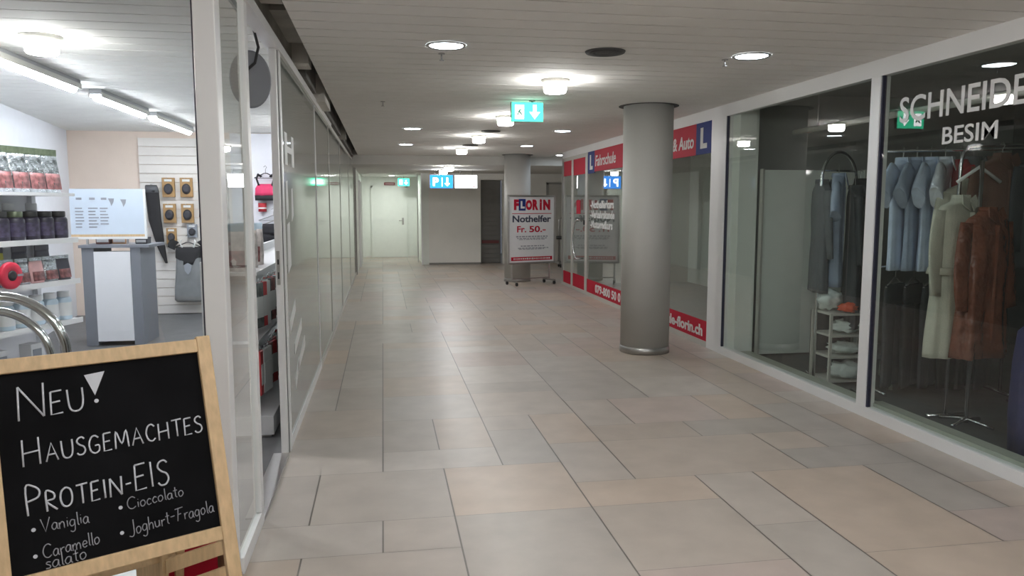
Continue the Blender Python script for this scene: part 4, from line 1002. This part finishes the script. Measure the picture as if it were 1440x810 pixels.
# ---- product shelf seen through the window
GA = math.radians(19); gd = Vector((math.sin(GA), math.cos(GA), 0)); gn = Vector((math.cos(GA), -math.sin(GA), 0))
G0 = Vector((-2.367, 6.5, 0))
def GP(s, d, z): return G0 - gd * s - gn * d + Vector((0, 0, z))     # s: from the right end towards the viewer; d: depth behind the front edge
t = thing('product_shelf', tuple(GP(.7, .2, 0)), 'white product shelf stacked with bags and tubs behind the window', 'shelf')
GL_ = 1.5
for z in (.06, .30, .62, .93, 1.25, 1.60): MB().obox(GP(GL_ / 2, .19, z - .012), gd * GL_ / 2, gn * .19, (0, 0, .012)).build('shelf_board', M['shelf'], t)
for z in (.30, .62, .93, 1.25): MB().obox(GP(GL_ / 2, -.004, z - .012), gd * GL_ / 2, gn * .004, (0, 0, .02)).build('price_rail', M['frame'], t)
MB().obox(GP(GL_ / 2, .39, .95), gd * GL_ / 2, gn * .01, (0, 0, .94)).build('back_panel', M['shelf'], t)
for s in (.03, GL_ - .03): MB().obox(GP(s, .36, .97), gd * .02, gn * .02, (0, 0, .96)).build('upright', M['shelf'], t)
silver = mat('foil_silver', (.42, .45, .47), .22, metal=.8, noise=.7, nscale=18, bump=1.0, bscale=20, bdist=.03); foil_g = mat('foil_green', (.14, .17, .11), .3, metal=.4, noise=.4, nscale=20); bagp = mat('bag_print', (.26, .10, .10), .5, noise=.9, nscale=26)
purple = mat('tub_purple', (.022, .018, .035), .4, noise=.25, nscale=12); dblue = mat('tub_blue', (.05, .10, .35), .4, noise=.1); pale_b = mat('bottle_pale', (.55, .68, .78), .35, noise=.08)
yel = mat('pouch_yellow', (.55, .55, .10), .4, noise=.25, nscale=10); pinkp = mat('pouch_pink', (.75, .45, .45), .4, noise=.2, nscale=10); foil_d = mat('pouch_dark', (.06, .06, .08), .35, noise=.3, nscale=10)
def make_pouch(name, label, group, w, h, d, m1, m2, m3):
    t = thing(name, (0, 0, 0), label, 'bag', group)
    rs = []
    for k in range(9):
        f = k / 8; dd = d * (1 - f) ** .7 + .004; ww = w * (.94 + .06 * math.sin(PI * f)); z = h * .86 * f; r = []
        for j in range(20):
            a = 2 * PI * j / 20; r.append((ww / 2 * math.copysign(abs(math.cos(a)) ** .45, math.cos(a)), dd / 2 * math.copysign(abs(math.sin(a)) ** .7, math.sin(a)) * (1 + .12 * math.sin(4 * a + 7 * f)), z))
        rs.append(r)
    MB().loft(rs).build('pouch_body', m1, t)
    MB().box(-w * .47, w * .47, -.004, .004, h * .85, h).build('top_seal', m3, t, bevel=.002)
    MB().loft([[(x * w, -d * .5 * (1 - z / h / .86) ** .7 - .006, z) for x, z in ((-.40, h * a), (.40, h * a))] + [(.40 * w, -d * .5 * (1 - h * a / h / .86) ** .7 - .001, h * a), (-.40 * w, -d * .5 * (1 - h * a / h / .86) ** .7 - .001, h * a)] for a in (.08, .2, .32, .44)]).build('print', m2, t)
    return t
def make_tub(name, label, group, r, h, m1, m2, m3, cat='tub'):
    t = thing(name, (0, 0, 0), label, cat, group)
    MB().lathe([(r * .92, 0), (r, .01), (r, h * .70), (r * .86, h * .78), (r * .72, h * .80)], (0, 0, 0), 24).build('body', m1, t)
    MB().lathe([(r * .78, h * .80), (r * .80, h * .82), (r * .80, h * .98), (r * .74, h)], (0, 0, 0), 24).build('lid', m2, t)
    MB().lathe([(r * 1.01, h * .14), (r * 1.012, h * .15), (r * 1.012, h * .6), (r * 1.01, h * .61)], (0, 0, 0), 24, cap=False).build('label_band', m3, t)
    return t
face = math.atan2(gn.y, gn.x) + PI / 2      # local -y looks along gn
def put(first, used, loc, rz, label):
    if not used[0]:
        used[0] = True; first.location = loc; first.rotation_euler = (0, 0, rz); first['label'] = label; return first
    return dup(first, loc, rz, label)
ORDER = ['first', 'second', 'third', 'fourth', 'fifth', 'sixth', 'seventh', 'eighth']
pb = make_pouch('protein_bag', 'x', 'silver protein bags on the top shelf', .17, .33, .09, silver, bagp, foil_g); u = [False]
for k in range(7): put(pb, u, GP(.10 + .155 * k, .13, 1.602), face + random.uniform(-.1, .1), 'silver protein bag, %s from the right on the top shelf' % ORDER[k])
tublab = mat('tub_label', (.055, .045, .085), .4, noise=.9, nscale=30)
tb = make_tub('supplement_tub', 'x', 'dark purple tubs on the upper shelf', .062, .21, purple, M['black'], tublab); u = [False]
for k in range(7):
    o = put(tb, u, GP(.08 + .14 * k, .09, 1.252), face, 'dark purple supplement tub, %s from the right on the upper shelf' % ORDER[k])
    if k in (3,): recolor(o, 'lid', foil_g)
    if k == 5: recolor(o, 'body', packd)
tall = make_tub('shaker_bottle', 'clear topped shaker bottle standing behind the purple tubs', 'shaker bottles behind the purple tubs', .05, .27, packg, M['white'], purple, 'bottle'); u = [False]
for k, s in enumerate((.16, .38, .64)): put(tall, u, GP(s, .25, 1.252), face, 'shaker bottle with white lid behind the purple tubs, %s from the right' % ORDER[k])
po = make_pouch('snack_pouch', 'x', 'colourful pouches on the middle shelf', .13, .19, .06, pinkp, bagp, silver); u = [False]
for k in range(9):
    o = put(po, u, GP(.07 + .135 * k, .09, .932), face + random.uniform(-.15, .15), '%s pouch, %s from the right on the middle shelf' % (('dark', 'silver', 'pink', 'silver', 'pale', 'blue', 'dark', 'pink', 'silver')[k], (ORDER + ['ninth'])[k]))
    recolor(o, 'pouch_body', (foil_d, silver, pinkp, silver, pale_b, dblue, foil_d, pinkp, silver)[k])
po2 = make_pouch('snack_pouch', 'x', 'yellow and dark pouches behind on the middle shelf', .15, .27, .06, foil_d, yel, foil_d); u = [False]
for k, s in enumerate((.12, .34, .56, .80)):
    o = put(po2, u, GP(s, .22, .932), face, '%s pouch, %s from the right in the back row of the middle shelf' % (('dark', 'dark', 'yellow', 'dark')[k], ORDER[k]))
    recolor(o, 'pouch_body', (foil_d, foil_d, yel, foil_d)[k])
bt = make_tub('vitamin_bottle', 'x', 'pale vitamin bottles on the lower shelf', .055, .22, pale_b, M['white'], M['white'], 'bottle'); u = [False]
for k in range(5): put(bt, u, GP(.09 + .14 * k, .08, .622), face, 'pale blue vitamin bottle with white lid, %s from the right on the lower shelf' % ORDER[k])
po3 = make_pouch('snack_pouch', 'x', 'pouches at the left of the lower shelf', .14, .25, .07, yel, foil_d, yel); u = [False]
for k, s in enumerate((.80, .98, 1.16)):
    o = put(po3, u, GP(s, .12, .622), face, '%s pouch left of the vitamin bottles, %s from the right' % (('yellow', 'dark', 'yellow')[k], ORDER[k])); recolor(o, 'pouch_body', (yel, foil_d, yel)[k])
for k, (s, m, c) in enumerate(((1.02, bagp, 'red'), (.88, foil_d, 'black'), (.72, M['white'], 'white'), (.40, M['white'], 'pale'))):
    t = thing('supplement_box', tuple(GP(s, .12, .302)), '%s carton on the lowest visible shelf' % c, 'box')
    MB().obox(GP(s, .12, .302 + .09), gd * .055, gn * .05, (0, 0, .09)).build('carton', m, t)
    MB().obox(GP(s, .067, .302 + .09), gd * .04, gn * .002, (0, 0, .05)).build('label_strip', packg, t)
t = thing('weight_plate', tuple(GP(.80, -.06, .95)), 'red round plate with dark hub hanging at the shelf edge', 'plate')
mb = MB(); c0 = GP(.72, -.045, 1.02)
rs = []
for (r, o) in ((.035, .012), (.04, .018), (.088, .018), (.095, .010), (.095, -.010), (.088, -.014), (.04, -.014)):
    rs.append([c0 + gn * o + gd * r * math.cos(2 * PI * k / 32) + Vector((0, 0, r * math.sin(2 * PI * k / 32))) for k in range(32)])
mb.loft(rs).build('disc', mat('plate_crimson', (.66, .02, .06), .4, noise=.04), t)
MB().loft([[c0 + gn * o + gd * r * math.cos(2 * PI * k / 20) + Vector((0, 0, r * math.sin(2 * PI * k / 20))) for k in range(20)] for r, o in ((.034, -.012), (.036, .02), (.02, .024))]).build('hub', M['black'], t)
MB().obox(c0 + gd * .067 + gn * .0185, gd * .026, gn * .002, (0, 0, .008)).build('slot', packg, t)
MB().tube([c0 - gn * .02, GP(.72, .02, 1.02)], .01, 8).build('mount', M['steel'], t)

# ---- display shelf behind the open door
t = thing('display_rack', (-.9, 6.3, 0), 'white display rack with hanging packets just inside the shop door', 'rack')
B(-1.12, -.72, 5.02, 8.4, .03, .15).build('base', M['shelf'], t); B(-1.10, -.74, 5.04, 8.38, .013, .03).build('plinth', M['steel'], t)
B(-1.14, -1.11, 5.06, 8.4, .15, 1.15).build('back_panel', M['shelf'], t)
for z in (.62, 1.06): B(-1.11, -.80, 5.06, 8.4, z, z + .02).build('shelf_board', M['shelf'], t)
pred = mat('packet_red', (.55, .05, .06), .4, noise=.2)
packs = [pred, foil_d, M['white'], silver, bagp, M['white'], pred]
hp = thing('bar_packet', (0, 0, 0), 'x', 'packet', 'packets hanging in the rack by the door')
B(-.05, .05, -.012, .012, -.26, 0).build('packet_body', bagp, hp, bevel=.004)
B(-.04, .04, -.015, -.0115, -.2, -.08).build('print', M['white'], hp)
MB().tube([(0, .0, .0), (0, 0, .018), (.012, 0, .022)], .003, 6).build('hook', M['chrome'], hp)
u = [False]
ORDER14 = ORDER + ['ninth', 'tenth', 'eleventh', 'twelfth', 'thirteenth', 'fourteenth']
tier = {.60: 'lower', 1.04: 'upper'}
for zt in (.60, 1.04):
    for k in range(14):
        o = put(hp, u, (-.80 + .012 * (k % 3), 5.10 + .075 * k, zt - .03), PI / 2 + random.uniform(-.35, -.05), '%s hanging packet from the near end in the %s tier of the door rack' % (ORDER14[k], tier[zt]))
        recolor(o, 'packet_body', packs[(k * 3 + int(zt * 10)) % 7])
        o.scale = (1, 1, 1.12)
hb2 = mat('patterned_foil', (.66, .60, .58), .35, noise=.5, nscale=22)
gp = make_pouch('gift_bag', 'x', 'patterned bags on top of the door rack', .2, .30, .12, hb2, bagp, pale_b); u = [False]
for k in range(3): put(gp, u, (-.95, 5.2 + .27 * k, 1.082), 0, 'patterned foil bag, %s from the near end on top of the door rack' % ORDER[k])

# ---- round black disc hanging over the door
t = thing('hanging_disc', (-.675, 4.3, 2.02), 'round black disc hung from a bent cable over the shop door', 'hanging disc')
ca, sa = math.cos(.25), math.sin(.25); cd_ = Vector((-.675, 4.30, 2.165)); dx = Vector((ca, sa, 0)); dn = Vector((sa, -ca, 0))
MB().loft([[cd_ + dn * o + dx * r * math.cos(2 * PI * k / 40) + Vector((0, 0, r * 1.42 * math.sin(2 * PI * k / 40))) for k in range(40)] for r, o in ((.098, -.012), (.105, -.006), (.105, .006), (.098, .012))]).build('disc', M['counter_grey'], t)
MB().tube([cd_ + Vector((-.04, -.02, .02)), cd_ + Vector((.03, -.03, .08)), cd_ + Vector((.05, -.03, .16)), cd_ + Vector((.035, -.02, .22)), cd_ + Vector((.01, 0, .332))], .008, 8).build('cable', M['black'], t)
# stickers on the front glass
tag(B(-1.005, -.94, 3.092, 3.099, 2.32, 2.43).build('paper_sticker', mat('sticker_brown', (.17, .14, .06), .7, noise=.1)), 'brown square sticker high on the front window', 'sticker')
